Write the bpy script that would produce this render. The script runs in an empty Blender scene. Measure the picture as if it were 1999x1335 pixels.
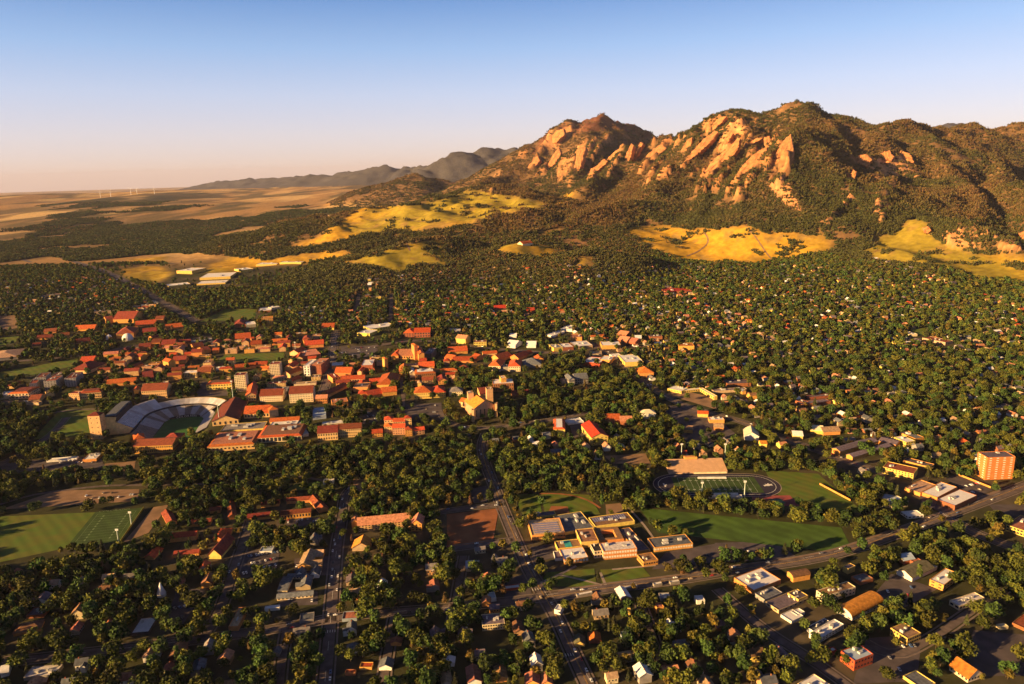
import bpy, math, random
import numpy as np
from mathutils import Matrix, Vector
random.seed(7)
rng = np.random.default_rng(7)
S = bpy.context.scene
COL = S.collection

# ------------------------------------------------------------------ camera
FPX, CX, CY, HOR, HCAM = 1400.0, 999.5, 667.5, 333.0, 430.0
PITCH = math.atan((CY - HOR) / FPX)
ROLL = math.radians(1.4)
cp, sp, cr, sr = math.cos(PITCH), math.sin(PITCH), math.cos(ROLL), math.sin(ROLL)
FWD = np.array([0, cp, -sp]); RGT = np.array([1.0, 0, 0]); UPV = np.array([0, sp, cp])
RC = RGT * cr - UPV * sr
UC = RGT * sr + UPV * cr
cam_d = bpy.data.cameras.new('camera')
cam = bpy.data.objects.new('camera', cam_d); COL.objects.link(cam)
M = Matrix.Identity(4)
for i in range(3):
    M[i][0] = RC[i]; M[i][1] = UC[i]; M[i][2] = -FWD[i]
M[2][3] = HCAM
cam.matrix_world = M
cam_d.sensor_width = 36; cam_d.lens = FPX / 1999 * 36
cam_d.clip_start = 5; cam_d.clip_end = 400000
S.camera = cam

# ------------------------------------------------------------------ light
SUN_EL, SUN_AZ = math.radians(13.5), math.radians(27)          # sun behind the camera's left shoulder
sdir = np.array([-math.cos(SUN_AZ) * math.cos(SUN_EL), -math.sin(SUN_AZ) * math.cos(SUN_EL), math.sin(SUN_EL)])
sun_d = bpy.data.lights.new('sun', 'SUN'); sun_d.energy = 5.0; sun_d.angle = math.radians(0.5)
sun_d.color = (1.0, 0.62, 0.24)
sun = bpy.data.objects.new('sun', sun_d); COL.objects.link(sun)
sun.rotation_euler = Vector(sdir).to_track_quat('Z', 'Y').to_euler()
W = bpy.data.worlds.new('World'); S.world = W; W.use_nodes = True
wn, wl = W.node_tree.nodes, W.node_tree.links
wn.clear()
sky = wn.new('ShaderNodeTexSky'); sky.sky_type = 'NISHITA'; sky.sun_disc = False
sky.sun_elevation = SUN_EL
sky.sun_rotation = math.atan2(sdir[0], sdir[1])
sky.altitude = 2000; sky.air_density = 1.0; sky.dust_density = 1.5; sky.ozone_density = 2.0
bg = wn.new('ShaderNodeBackground'); bg.inputs['Strength'].default_value = 0.05
def lin(c): return tuple(((v / 255 + .055) / 1.055) ** 2.4 if v > 10 else v / 255 / 12.92 for v in c)
tcw = wn.new('ShaderNodeTexCoord'); sxyz = wn.new('ShaderNodeSeparateXYZ'); rmp = wn.new('ShaderNodeValToRGB')
wl.new(tcw.outputs['Generated'], sxyz.inputs[0])
mrw = wn.new('ShaderNodeMapRange'); mrw.inputs['From Min'].default_value = -0.02; mrw.inputs['From Max'].default_value = 0.58
wl.new(sxyz.outputs['Z'], mrw.inputs['Value']); wl.new(mrw.outputs['Result'], rmp.inputs['Fac'])
els = [(0.0, (226, 182, 166)), (.05, (236, 206, 194)), (.12, (229, 215, 218)), (.20, (206, 214, 236)), (.29, (160, 196, 238)), (.38, (106, 156, 216)), (.55, (40, 72, 128)), (1.0, (8, 18, 40))]
rmp.color_ramp.elements.remove(rmp.color_ramp.elements[1])
for i, (p, c) in enumerate(els):
    e = rmp.color_ramp.elements[0] if i == 0 else rmp.color_ramp.elements.new(p)
    e.position = p; e.color = (*lin(c), 1)
bg2 = wn.new('ShaderNodeBackground'); bg2.inputs['Strength'].default_value = 0.228
wl.new(rmp.outputs['Color'], bg2.inputs[0])
adds = wn.new('ShaderNodeAddShader'); wo = wn.new('ShaderNodeOutputWorld')
tint = wn.new('ShaderNodeMix'); tint.data_type = 'RGBA'; tint.blend_type = 'MULTIPLY'; tint.inputs['Factor'].default_value = 1.0
tint.inputs['B'].default_value = (.42, .36, .40, 1)
wl.new(sky.outputs[0], tint.inputs['A']); wl.new(tint.outputs['Result'], bg.inputs[0]); wl.new(bg.outputs[0], adds.inputs[0]); wl.new(bg2.outputs[0], adds.inputs[1])
wl.new(adds.outputs[0], wo.inputs[0])
S.view_settings.view_transform = 'Standard'; S.view_settings.look = 'None'
S.view_settings.gamma = 1.0; S.view_settings.use_curve_mapping = False
S.view_settings.exposure = 1.62
S.render.engine = 'CYCLES'
S.cycles.use_denoising = True
S.cycles.max_bounces = 4; S.cycles.diffuse_bounces = 2; S.cycles.transmission_bounces = 2
S.cycles.volume_bounces = 0
S.cycles.use_adaptive_sampling = True; S.cycles.adaptive_threshold = 0.02
S.cycles.caustics_reflective = False; S.cycles.caustics_refractive = False

# ------------------------------------------------------------------ helpers
def pdir(px, py):
    px = np.asarray(px, float); py = np.asarray(py, float)
    a, b = px - CX, CY - py
    return FWD * FPX + RC * a[..., None] + UC * b[..., None]
def at_depth(px, py, d):
    """world point on the line of sight at forward distance d"""
    v = pdir(px, py); t = np.asarray(d) / v[..., 1]
    return np.array([0, 0, HCAM]) + v * t[..., None]
def project(P):
    Q = np.asarray(P, float) - np.array([0, 0, HCAM])
    f = Q @ FWD; f = np.where(f < 1, 1, f)
    return CX + FPX * (Q @ RC) / f, CY - FPX * (Q @ UC) / f
def sstep(a, b, x):
    t = np.clip((x - a) / (b - a), 0, 1); return t * t * (3 - 2 * t)
def _hash(ix, iy, s):
    n = (ix * 374761393 + iy * 668265263 + s * 974634977) & 0xffffffff
    n = ((n ^ (n >> 13)) * 1274126177) & 0xffffffff
    return ((n ^ (n >> 16)) & 0xffff) / 65535.0
def vnoise(x, y, s=0):
    ix, iy = np.floor(x).astype(np.int64), np.floor(y).astype(np.int64)
    fx, fy = x - ix, y - iy
    fx = fx * fx * (3 - 2 * fx); fy = fy * fy * (3 - 2 * fy)
    a, b = _hash(ix, iy, s), _hash(ix + 1, iy, s)
    c, d = _hash(ix, iy + 1, s), _hash(ix + 1, iy + 1, s)
    return (a + (b - a) * fx) * (1 - fy) + (c + (d - c) * fx) * fy
def fbm(x, y, s=0, o=4):
    r, a, t = 0, 0.5, 0
    for k in range(o):
        r = r + a * vnoise(x, y, s + k); t += a; a *= .5; x = x * 2.03 + 7; y = y * 2.03 + 3
    return r / t
def inpoly(px, py, poly):
    c = np.zeros(np.shape(px), bool)
    n = len(poly)
    for i in range(n):
        (x1, y1), (x2, y2) = poly[i], poly[i - 1]
        if y1 == y2: continue
        c ^= ((y1 > py) != (y2 > py)) & (px < (x2 - x1) * (py - y1) / (y2 - y1) + x1)
    return c

# ------------------------------------------------------------------ materials
MATS = {}
def mat(name, col, rough=0.85, var=0.25, scale=0.35, metal=0.0, spec=0.2, col2=None, obj_random=0.0, bands=0):
    built = name.startswith(('wall_', 'roof_'))
    if name in MATS: return MATS[name]
    m = bpy.data.materials.new(name); m.use_nodes = True
    n, l = m.node_tree.nodes, m.node_tree.links
    b = n['Principled BSDF']
    b.inputs['Roughness'].default_value = rough; b.inputs['Metallic'].default_value = metal
    b.inputs['Specular IOR Level'].default_value = spec
    tc = n.new('ShaderNodeTexCoord'); nz = n.new('ShaderNodeTexNoise')
    nz.inputs['Scale'].default_value = scale; nz.inputs['Detail'].default_value = 4
    l.new(tc.outputs['Object'], nz.inputs['Vector'])
    mx = n.new('ShaderNodeMix'); mx.data_type = 'RGBA'
    c2 = col2 or tuple(c * (1 - var) for c in col)
    mx.inputs['A'].default_value = (*col, 1); mx.inputs['B'].default_value = (*c2, 1)
    cr_ = n.new('ShaderNodeMapRange'); cr_.inputs['From Min'].default_value = .35; cr_.inputs['From Max'].default_value = .65
    l.new(nz.outputs['Fac'], cr_.inputs['Value']); l.new(cr_.outputs['Result'], mx.inputs['Factor'])
    last = mx.outputs['Result']
    if bands:
        wv = n.new('ShaderNodeTexWave'); wv.inputs['Scale'].default_value = bands; wv.inputs['Distortion'].default_value = .6; wv.bands_direction = 'DIAGONAL'
        l.new(tc.outputs['Object'], wv.inputs['Vector']); mb = n.new('ShaderNodeMapRange'); mb.inputs['To Min'].default_value = .88; mb.inputs['To Max'].default_value = 1.08; l.new(wv.outputs['Fac'], mb.inputs['Value'])
        sc_ = n.new('ShaderNodeVectorMath'); sc_.operation = 'SCALE'; l.new(last, sc_.inputs[0]); l.new(mb.outputs['Result'], sc_.inputs['Scale']); last = sc_.outputs[0]
    if obj_random:
        oi = n.new('ShaderNodeObjectInfo'); hs = n.new('ShaderNodeHueSaturation')
        mr = n.new('ShaderNodeMapRange'); mr.inputs['To Min'].default_value = 1 - obj_random; mr.inputs['To Max'].default_value = 1 + obj_random
        mh = n.new('ShaderNodeMapRange'); mh.inputs['To Min'].default_value = .492 if built else .47; mh.inputs['To Max'].default_value = .518 if built else .52
        mu = n.new('ShaderNodeMath'); mu.operation = 'MULTIPLY'; mu.inputs[1].default_value = 7.31
        fr = n.new('ShaderNodeMath'); fr.operation = 'FRACT'
        l.new(oi.outputs['Random'], mr.inputs['Value']); l.new(oi.outputs['Random'], mu.inputs[0]); l.new(mu.outputs[0], fr.inputs[0])
        l.new(fr.outputs[0], mh.inputs['Value'])
        l.new(mr.outputs['Result'], hs.inputs['Value']); l.new(mh.outputs['Result'], hs.inputs['Hue'])
        l.new(last, hs.inputs['Color']); last = hs.outputs['Color']
    l.new(last, b.inputs['Base Color'])
    MATS[name] = m
    return m
def mesh_np(name, V, F, mats, loop_tot=None, midx=None):
    """fast mesh from numpy; F is (n,k) or a list of faces"""
    me = bpy.data.meshes.new(name)
    if isinstance(F, np.ndarray):
        n, k = F.shape
        me.vertices.add(len(V)); me.vertices.foreach_set('co', np.asarray(V, np.float32).ravel())
        me.loops.add(n * k); me.loops.foreach_set('vertex_index', F.astype(np.int32).ravel())
        me.polygons.add(n); me.polygons.foreach_set('loop_start', np.arange(0, n * k, k, dtype=np.int32))
        me.polygons.foreach_set('loop_total', np.full(n, k, np.int32))
        me.update(calc_edges=True); me.validate()
    else:
        me.from_pydata([tuple(map(float, v)) for v in V], [], F); me.update()
    for m in (mats if isinstance(mats, (list, tuple)) else [mats]): me.materials.append(m)
    if midx is not None: me.polygons.foreach_set('material_index', np.asarray(midx, np.int32))
    return me
def link(name, me, parent=None, loc=None):
    o = bpy.data.objects.new(name, me); COL.objects.link(o)
    if parent is not None: o.parent = parent
    if loc is not None: o.location = loc
    return o
def tag(o, label=None, cat=None, group=None, kind=None):
    if label: o['label'] = label
    if cat: o['category'] = cat
    if group: o['group'] = group
    if kind: o['kind'] = kind
    return o
def dup(o, parent=None):
    c = o.copy(); COL.objects.link(c); c.parent = parent
    for ch in o.children: dup(ch, c)
    return c

# ------------------------------------------------------------------ terrain
# ridge lines of the mountains: (photo x, photo y, forward distance in metres), then drop amplitude and length
RIDGES = [
 ([(1310,272,5500),(1350,250,5200),(1390,232,4950),(1440,226,4800),(1500,214,4750),(1555,200,4700),(1590,208,4700),(1625,224,4700),(1680,237,4600),(1740,245,4500),(1790,252,4600),(1860,249,4900),(1930,252,5000),(1999,246,5000),(2150,235,5000),(2400,225,5200)],900,1350),
 ([(985,312,6700),(1020,292,6800),(1050,275,6900),(1075,257,6900),(1100,243,6900),(1140,237,7000),(1170,228,7000),(1180,233,7100),(1200,234,7300),(1232,242,7400),(1262,260,7300),(1290,268,7000),(1310,270,6600)],1000,1500),
 ([(835,325,10500),(870,305,10800),(905,292,11000),(925,297,11200),(950,285,11300),(975,280,11500),(1000,285,11500),(1020,298,11500),(1060,300,11500)],900,1700),
 ([(600,342,16500),(650,338,16500),(700,331,16000),(745,322,15500),(790,325,15500),(830,324,15000),(870,318,15000)],700,2500),
 ([(420,352,22000),(480,347,21000),(560,344,20000),(610,340,19000),(660,342,19000)],500,3000),
 ([(1800,250,15000),(1830,245,15000),(1865,240,15500),(1900,246,16000),(1940,252,16000)],700,2500),
 # spurs of the near mountain
 ([(1555,205,4650),(1555,240,4200),(1546,266,3720),(1552,320,3500),(1565,380,3250),(1580,425,3050)],480,650),
 ([(1640,228,4650),(1680,275,4300),(1735,330,3900),(1760,375,3500),(1750,420,3150)],420,550),
 ([(1700,240,4600),(1780,290,4300),(1850,330,3900),(1885,380,3500),(1900,420,3150)],450,600),
 ([(1860,250,4900),(1930,320,4200),(1990,370,3500),(2040,410,3100)],500,700),
 ([(1390,233,4950),(1365,290,4500),(1330,335,4150),(1290,372,3800)],450,600),
 ([(1440,228,4800),(1440,275,4250),(1410,330,3900),(1370,375,3550),(1340,410,3300)],420,500),
 ([(1495,290,3850),(1470,330,3650),(1445,365,3450),(1430,405,3250)],330,420),
 ([(1310,272,5500),(1250,285,5400),(1200,305,5200),(1160,335,4950),(1130,360,4600)],450,550),
 ([(1170,232,6900),(1160,275,6300),(1130,315,5700),(1110,340,5300)],480,700),
 ([(1060,268,6900),(1020,318,6500),(975,345,6100),(930,362,5600)],480,800),
 # foothills
 ([(925,362,4500),(960,358,4450),(985,364,4400)],150,330),
 ([(1000,372,4250),(1030,371,4200),(1060,381,4150)],140,300),
 ([(1290,385,3600),(1200,405,3450),(1110,432,3250),(1020,455,3100)],150,420),
 ([(856,462,2950),(835,463,2900),(800,474,2800),(750,489,2700),(700,510,2620)],90,260),
 ([(1040,470,2900),(1020,472,2850),(995,483,2750)],70,200),
 ([(1160,488,2620),(1130,499,2560)],50,140),
 ([(940,374,4000),(860,392,3950),(760,402,4000),(680,425,4000)],70,500),
 ([(790,345,7600),(800,338,7500),(815,350,7400)],160,350),
 ([(1720,440,3000),(1790,430,2900),(1860,445,2750),(1930,465,2600),(1999,490,2450),(2100,520,2300)],140,330),
 ([(1690,470,2800),(1740,485,2600),(1800,505,2450)],60,220),
]
R3 = [(np.array([at_depth(np.array(a), np.array(b), np.array(d)) for a, b, d in pts]), A, L) for pts, A, L in RIDGES]

def base_h(x, y):
    z = 10 * sstep(1060, 1260, y) + 0.026 * np.clip(y - 1260, 0, 1700) + 18 * sstep(1200, 2500, y) * sstep(-300, 700, x)
    xs_, ys_ = x + 600.0, y - 1207.0; vv = -.203 * xs_ + .979 * ys_; uu = .979 * xs_ + .203 * ys_
    bowl = (1 - sstep(46, 62, np.abs(uu))) * (1 - sstep(66, 84, np.abs(vv - 8))); z = z + (-2.5 - z) * bowl
    u = x / y
    far = 150 * sstep(3000, 11500, y) - 190 * sstep(13000, 26000, y)
    z = z + far
    z = z + sstep(3500, 6000, y) * (fbm(x / 1300, y / 2600, 5, 4) - .5) * 130 * (1 - sstep(16000, 30000, y))
    z = z + 120 * sstep(15000, 30000, y) * (fbm(x / 9000, y / 9000, 9, 4) - .55) * sstep(-.75, -.2, u) * 2
    return z
def height(x, y):
    b = base_h(x, y)
    wx = x + (fbm(x / 420, y / 420, 21, 3) - .5) * 260 * sstep(2900, 3600, y)
    wy = y + (fbm(x / 420, y / 420, 31, 3) - .5) * 260 * sstep(2900, 3600, y)
    top = np.full(x.shape, -1e4)
    for P, A, L in R3:
        best = np.full(x.shape, -1e4)
        for i in range(len(P) - 1):
            p, q = P[i], P[i + 1]
            d = q - p; l2 = d[0] ** 2 + d[1] ** 2
            t = np.clip(((wx - p[0]) * d[0] + (wy - p[1]) * d[1]) / l2, 0, 1)
            ds = np.hypot(wx - p[0] - t * d[0], wy - p[1] - t * d[1])
            ds = np.sqrt(ds * ds + 20 ** 2) - 20
            best = np.maximum(best, p[2] + t * d[2] - A * (1 - np.exp(-ds / L)) - ds * .05 - .35 * np.clip(ds - 1.3 * L, 0, None))
        top = np.maximum(top, best) + 6 * np.exp(-np.abs(top - best) / 18)
    up = np.clip(top - b, 0, None)
    rough = (fbm(x / 170, y / 170, 41, 4) - .5) * np.minimum(up, 220) * .30
    rid = (np.abs(fbm(x / 330, y / 330, 51, 3) - .5) * 2 - .25) * np.minimum(up, 500) * -.30
    k = 9.0
    m = np.maximum(b, top + rough + rid)
    z = m + k * np.log1p(np.exp(-np.abs(b - top - rough - rid) / k)) - k * np.log(2) * np.exp(-up / 60) * 0
    z = z - (np.hypot(x, y)) ** 2 / (2 * 6.371e6 * 1.15)
    return z
NU, ND = 640, 800
U = np.linspace(-1.2, 1.2, NU); D = np.exp(np.linspace(math.log(360), math.log(75000), ND))
UU, DD = np.meshgrid(U, D)
TX, TY = UU * DD, DD
TZ = height(TX, TY)
LD0, LD1 = math.log(360), math.log(75000)
def hz(x, y):
    """terrain height by lookup"""
    x = np.asarray(x, float); y = np.asarray(y, float)
    yy = np.clip(y, 361, 74000)
    fu = np.clip((x / yy + 1.2) / 2.4 * (NU - 1), 0, NU - 1.001); fd = (np.log(yy) - LD0) / (LD1 - LD0) * (ND - 1)
    iu, idd = fu.astype(int), fd.astype(int); a, b = fu - iu, fd - idd
    return (TZ[idd, iu] * (1 - a) + TZ[idd, iu + 1] * a) * (1 - b) + (TZ[idd + 1, iu] * (1 - a) + TZ[idd + 1, iu + 1] * a) * b
def ground(px, py):
    """point of the ground under a photo pixel"""
    v = pdir(np.array(px), np.array(py)); v = v / v[1]
    d = np.exp(np.linspace(math.log(400), math.log(60000), 3000))
    z = HCAM + v[2] * d; g = hz(v[0] * d, d)
    k = int(np.argmax(z < g)) or 2999
    d0, d1 = d[k - 1], d[k]
    for _ in range(25):
        m = (d0 + d1) / 2
        if HCAM + v[2] * m < float(hz(v[0] * m, m)): d1 = m
        else: d0 = m
    return np.array([v[0] * d0, d0, float(hz(v[0] * d0, d0))])

# ------------------------------------------------------------------ land cover
TPX, TPY = project(np.stack([TX, TY, TZ], -1).reshape(-1, 3))
TPX = TPX.reshape(TX.shape); TPY = TPY.reshape(TX.shape)
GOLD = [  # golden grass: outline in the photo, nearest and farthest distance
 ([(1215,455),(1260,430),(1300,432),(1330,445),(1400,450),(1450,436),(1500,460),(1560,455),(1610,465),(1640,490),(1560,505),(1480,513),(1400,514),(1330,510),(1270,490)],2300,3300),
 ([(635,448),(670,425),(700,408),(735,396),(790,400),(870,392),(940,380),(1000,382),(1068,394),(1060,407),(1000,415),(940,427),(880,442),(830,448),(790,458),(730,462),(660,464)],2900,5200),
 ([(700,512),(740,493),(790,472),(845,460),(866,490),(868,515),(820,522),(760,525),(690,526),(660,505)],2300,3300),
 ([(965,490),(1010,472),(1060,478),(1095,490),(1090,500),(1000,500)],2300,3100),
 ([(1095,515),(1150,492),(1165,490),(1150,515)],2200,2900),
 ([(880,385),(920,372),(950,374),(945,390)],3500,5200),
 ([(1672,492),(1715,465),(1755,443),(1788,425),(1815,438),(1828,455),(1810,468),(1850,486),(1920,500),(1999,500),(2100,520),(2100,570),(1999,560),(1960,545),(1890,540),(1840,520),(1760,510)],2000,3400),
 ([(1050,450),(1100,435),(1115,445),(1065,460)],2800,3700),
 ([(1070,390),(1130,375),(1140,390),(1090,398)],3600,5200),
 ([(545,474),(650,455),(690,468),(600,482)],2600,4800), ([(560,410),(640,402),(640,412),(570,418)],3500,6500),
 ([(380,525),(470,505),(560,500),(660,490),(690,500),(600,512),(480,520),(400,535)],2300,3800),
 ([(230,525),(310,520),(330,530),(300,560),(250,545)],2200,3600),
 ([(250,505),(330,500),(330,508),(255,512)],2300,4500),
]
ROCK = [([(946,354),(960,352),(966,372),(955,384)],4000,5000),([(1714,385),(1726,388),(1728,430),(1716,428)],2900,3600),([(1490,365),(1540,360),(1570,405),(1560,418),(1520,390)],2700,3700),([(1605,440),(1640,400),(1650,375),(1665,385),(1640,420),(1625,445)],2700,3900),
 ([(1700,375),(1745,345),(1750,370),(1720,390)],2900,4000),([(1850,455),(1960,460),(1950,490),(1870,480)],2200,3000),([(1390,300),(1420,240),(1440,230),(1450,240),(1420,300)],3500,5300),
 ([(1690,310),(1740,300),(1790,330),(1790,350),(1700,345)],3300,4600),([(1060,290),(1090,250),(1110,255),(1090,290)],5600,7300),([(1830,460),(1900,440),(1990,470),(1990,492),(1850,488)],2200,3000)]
def cover_masks(px, py, d, x, y):
    gold = np.zeros(px.shape, bool); rock = np.zeros(px.shape, bool)
    jx = px + (vnoise(x / 60, y / 60, 3) - .5) * 16 + (vnoise(x / 190, y / 190, 13) - .5) * 24; jy = py + (vnoise(x / 60, y / 60, 4) - .5) * 8 + (vnoise(x / 190, y / 190, 14) - .5) * 12
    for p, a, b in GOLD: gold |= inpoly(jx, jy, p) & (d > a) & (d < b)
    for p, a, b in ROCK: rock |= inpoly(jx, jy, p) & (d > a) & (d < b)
    return gold, rock
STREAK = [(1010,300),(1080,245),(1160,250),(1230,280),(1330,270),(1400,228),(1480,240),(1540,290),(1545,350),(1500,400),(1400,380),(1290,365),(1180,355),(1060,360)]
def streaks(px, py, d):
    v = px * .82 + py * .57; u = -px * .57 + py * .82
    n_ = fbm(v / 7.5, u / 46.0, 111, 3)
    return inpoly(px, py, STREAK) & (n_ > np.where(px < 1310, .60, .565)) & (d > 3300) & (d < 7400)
gold_v, rock_v = cover_masks(TPX, TPY, TY, TX, TY)
_m0 = np.clip((TZ + TY ** 2 / 1.465e7 - base_h(TX, TY)) / 60, 0, 1) * (TY > 2300)
_v = TPX * .82 + TPY * .57; _u = -TPX * .57 + TPY * .82
_n = fbm(_v / 7.5, _u / 46.0, 111, 3)
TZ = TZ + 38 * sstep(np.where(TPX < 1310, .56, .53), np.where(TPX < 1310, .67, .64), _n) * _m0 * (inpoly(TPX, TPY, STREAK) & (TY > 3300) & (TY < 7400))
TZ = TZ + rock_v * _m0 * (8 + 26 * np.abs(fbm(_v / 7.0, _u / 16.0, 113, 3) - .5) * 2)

def forest_amount(x, y, px, py):
    """how wooded the far country is, 0..1"""
    f = np.zeros(x.shape)
    plains = (x / y < -.02 - .00002 * y)
    n1 = fbm(x / 900, y / 1500, 61, 4)
    f = np.where(plains & (y > 4300), np.clip((n1 - .53) * 9, 0, 1) * (1 - sstep(9000, 13000, y) * .5), f)
    jb = (fbm(x / 300, y / 700, 66, 3) - .5) * 30
    band = inpoly(px, py + jb, [(-600,500),(-600,478),(0,462),(160,440),(420,428),(560,415),(640,418),(650,450),(560,470),(400,488),(250,498),(0,512),(-600,560)])
    f = np.where(band, np.clip((fbm(x / 260, y / 420, 62, 3) - .30) * 6, 0, 1), f)
    return f
fa = forest_amount(TX, TY, TPX, TPY)
mount = np.clip((TZ + TY ** 2 / 1.465e7 - base_h(TX, TY)) / 60, 0, 1) * (TY > 2300)
n1 = fbm(TX / 500, TY / 500, 71, 4); n2 = fbm(TX / 90, TY / 90, 72, 4)
def lerp(a, b, t): return a + (np.asarray(b) - a) * t[..., None]
C = np.zeros(TX.shape + (3,))
C[:] = (.048, .048, .021)                                             # town ground, dry lawn and earth
C = lerp(C, (.088, .070, .045), np.clip((n2 - .5) * 5, 0, 1))
plain = sstep(2900, 3700, TY)
C = lerp(C, (.38, .22, .085), plain)                                   # dry plains
C = lerp(C, (.15, .105, .045), plain * np.clip((fbm(TX / 700, TY / 2500, 73, 4) - .48) * 7, 0, 1))
C = lerp(C, (.54, .34, .14), plain * np.clip((fbm(TX / 500, TY / 1900, 74, 4) - .55) * 7, 0, 1))
C = lerp(C, (.10, .085, .035), plain * np.clip((fbm(TX / 260, TY / 800, 76, 3) - .56) * 9, 0, 1) * .8)
C = lerp(C, (.60, .40, .17), plain * np.clip((fbm(TX / 340, TY / 1000, 77, 3) - .57) * 9, 0, 1) * .8)
C = lerp(C, (.035, .042, .02), fa * .92)
C = lerp(C, (.155, .090, .042), mount * .97)                          # wooded slopes
burn = inpoly(TPX, TPY, [(1040,300),(1060,262),(1140,225),(1180,222),(1330,262),(1300,285),(1200,250),(1120,262)]) & (TY > 6000) & (TY < 8800)
C = np.where(burn[..., None], np.array([.15, .062, .035]), C)
C = np.where(((mount > .3) & (TY > 9000))[..., None], np.array([.080, .076, .082]), C)  # far ridges greyed in their cover colour to stand in for haze
C = lerp(C, (.24, .13, .06), mount * np.clip((fbm(TX / 75, TY / 75, 75, 4) - .60) * 8, 0, 1) * (TY < 9000))   # rocky ground
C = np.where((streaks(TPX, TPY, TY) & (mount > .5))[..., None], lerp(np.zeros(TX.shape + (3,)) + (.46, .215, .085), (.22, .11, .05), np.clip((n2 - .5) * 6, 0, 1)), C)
def blur(a, n_):
    a = a.astype(float)
    for _ in range(n_):
        for ax in (0, 1): a = (np.roll(a, 1, ax) + a * 2 + np.roll(a, -1, ax)) / 4
    return a
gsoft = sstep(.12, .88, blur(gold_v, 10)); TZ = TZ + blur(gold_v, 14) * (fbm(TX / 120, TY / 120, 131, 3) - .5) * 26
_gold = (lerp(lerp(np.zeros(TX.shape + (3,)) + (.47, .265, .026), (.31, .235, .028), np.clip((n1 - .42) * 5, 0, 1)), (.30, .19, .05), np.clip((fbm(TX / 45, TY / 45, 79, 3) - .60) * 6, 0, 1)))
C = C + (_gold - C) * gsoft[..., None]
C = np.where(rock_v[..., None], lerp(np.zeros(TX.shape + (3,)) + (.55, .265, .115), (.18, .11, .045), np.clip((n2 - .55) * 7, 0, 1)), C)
idx = np.arange(NU * ND).reshape(ND, NU)
TF = np.stack([idx[:-1, :-1], idx[:-1, 1:], idx[1:, 1:], idx[1:, :-1]], -1).reshape(-1, 4)
tm = bpy.data.materials.new('land_cover'); tm.use_nodes = True
n, l = tm.node_tree.nodes, tm.node_tree.links
b = n['Principled BSDF']; b.inputs['Roughness'].default_value = .95; b.inputs['Specular IOR Level'].default_value = .05
va = n.new('ShaderNodeVertexColor'); va.layer_name = 'cover'
nz = n.new('ShaderNodeTexNoise'); nz.inputs['Scale'].default_value = .045; nz.inputs['Detail'].default_value = 6
tcn = n.new('ShaderNodeTexCoord'); l.new(tcn.outputs['Object'], nz.inputs['Vector'])
mr = n.new('ShaderNodeMapRange'); mr.inputs['From Min'].default_value = .3; mr.inputs['From Max'].default_value = .7; mr.inputs['To Min'].default_value = .72; mr.inputs['To Max'].default_value = 1.28
l.new(nz.outputs['Fac'], mr.inputs['Value'])
vm = n.new('ShaderNodeVectorMath'); vm.operation = 'SCALE'
l.new(va.outputs['Color'], vm.inputs[0]); l.new(mr.outputs['Result'], vm.inputs['Scale']); l.new(vm.outputs[0], b.inputs['Base Color'])
TV = np.stack([TX, TY, TZ], -1).reshape(-1, 3)
me = mesh_np('terrain', TV, TF, tm)
ca = me.color_attributes.new('cover', 'FLOAT_COLOR', 'POINT')
ca.data.foreach_set('color', np.concatenate([C.reshape(-1, 3), np.ones((NU * ND, 1))], 1).astype(np.float32).ravel())
me.polygons.foreach_set('use_smooth', np.ones(len(TF), bool))
tag(link('terrain', me), kind='structure')

# ------------------------------------------------------------------ what must stay in view of the camera when trees are planted
PW, PH = 1100, 720                                   # half-size raster of the photo with a margin of 50
FOOT = np.zeros((PH, PW), bool); VIS = np.zeros((PH, PW), np.float32); VISP = np.zeros((PH, PW), np.float32)
def _raster(poly):
    q = np.array(poly, float) / 2 + 50
    x0, y0 = np.floor(q.min(0)).astype(int); x1, y1 = np.ceil(q.max(0)).astype(int) + 1
    x0, y0, x1, y1 = max(x0, 0), max(y0, 0), min(x1, PW), min(y1, PH)
    if x1 <= x0 or y1 <= y0: return None
    gx, gy = np.meshgrid(np.arange(x0, x1) + .5, np.arange(y0, y1) + .5)
    return (slice(y0, y1), slice(x0, x1)), inpoly(gx, gy, [tuple(v) for v in q])
def hull(pts):
    p = sorted(map(tuple, pts)); out = []
    for seq in (p, p[::-1]):
        h = []
        for a in seq:
            while len(h) > 1 and (h[-1][0] - h[-2][0]) * (a[1] - h[-2][1]) - (h[-1][1] - h[-2][1]) * (a[0] - h[-2][0]) <= 0: h.pop()
            h.append(a)
        out += h[:-1]
    return out
def protect(foot, solid, depth, prob, open_=0.0):
    r = _raster(foot)
    if r is not None: FOOT[r[0]] |= r[1] & (rng.uniform(0, 1, r[1].shape) >= open_)
    r = _raster(solid)
    if r is not None and prob > 0:
        s_, m_ = r
        m_ &= (prob >= VISP[s_])
        VIS[s_] = np.where(m_, np.maximum(depth, 0), VIS[s_]); VISP[s_] = np.where(m_, prob, VISP[s_])
def _look(px, py):
    ix = np.clip((px / 2 + 50).astype(int), 0, PW - 1); iy = np.clip((py / 2 + 50).astype(int), 0, PH - 1)
    return iy, ix
THIN = []                                            # (photo outline, share of trees kept)
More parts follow.
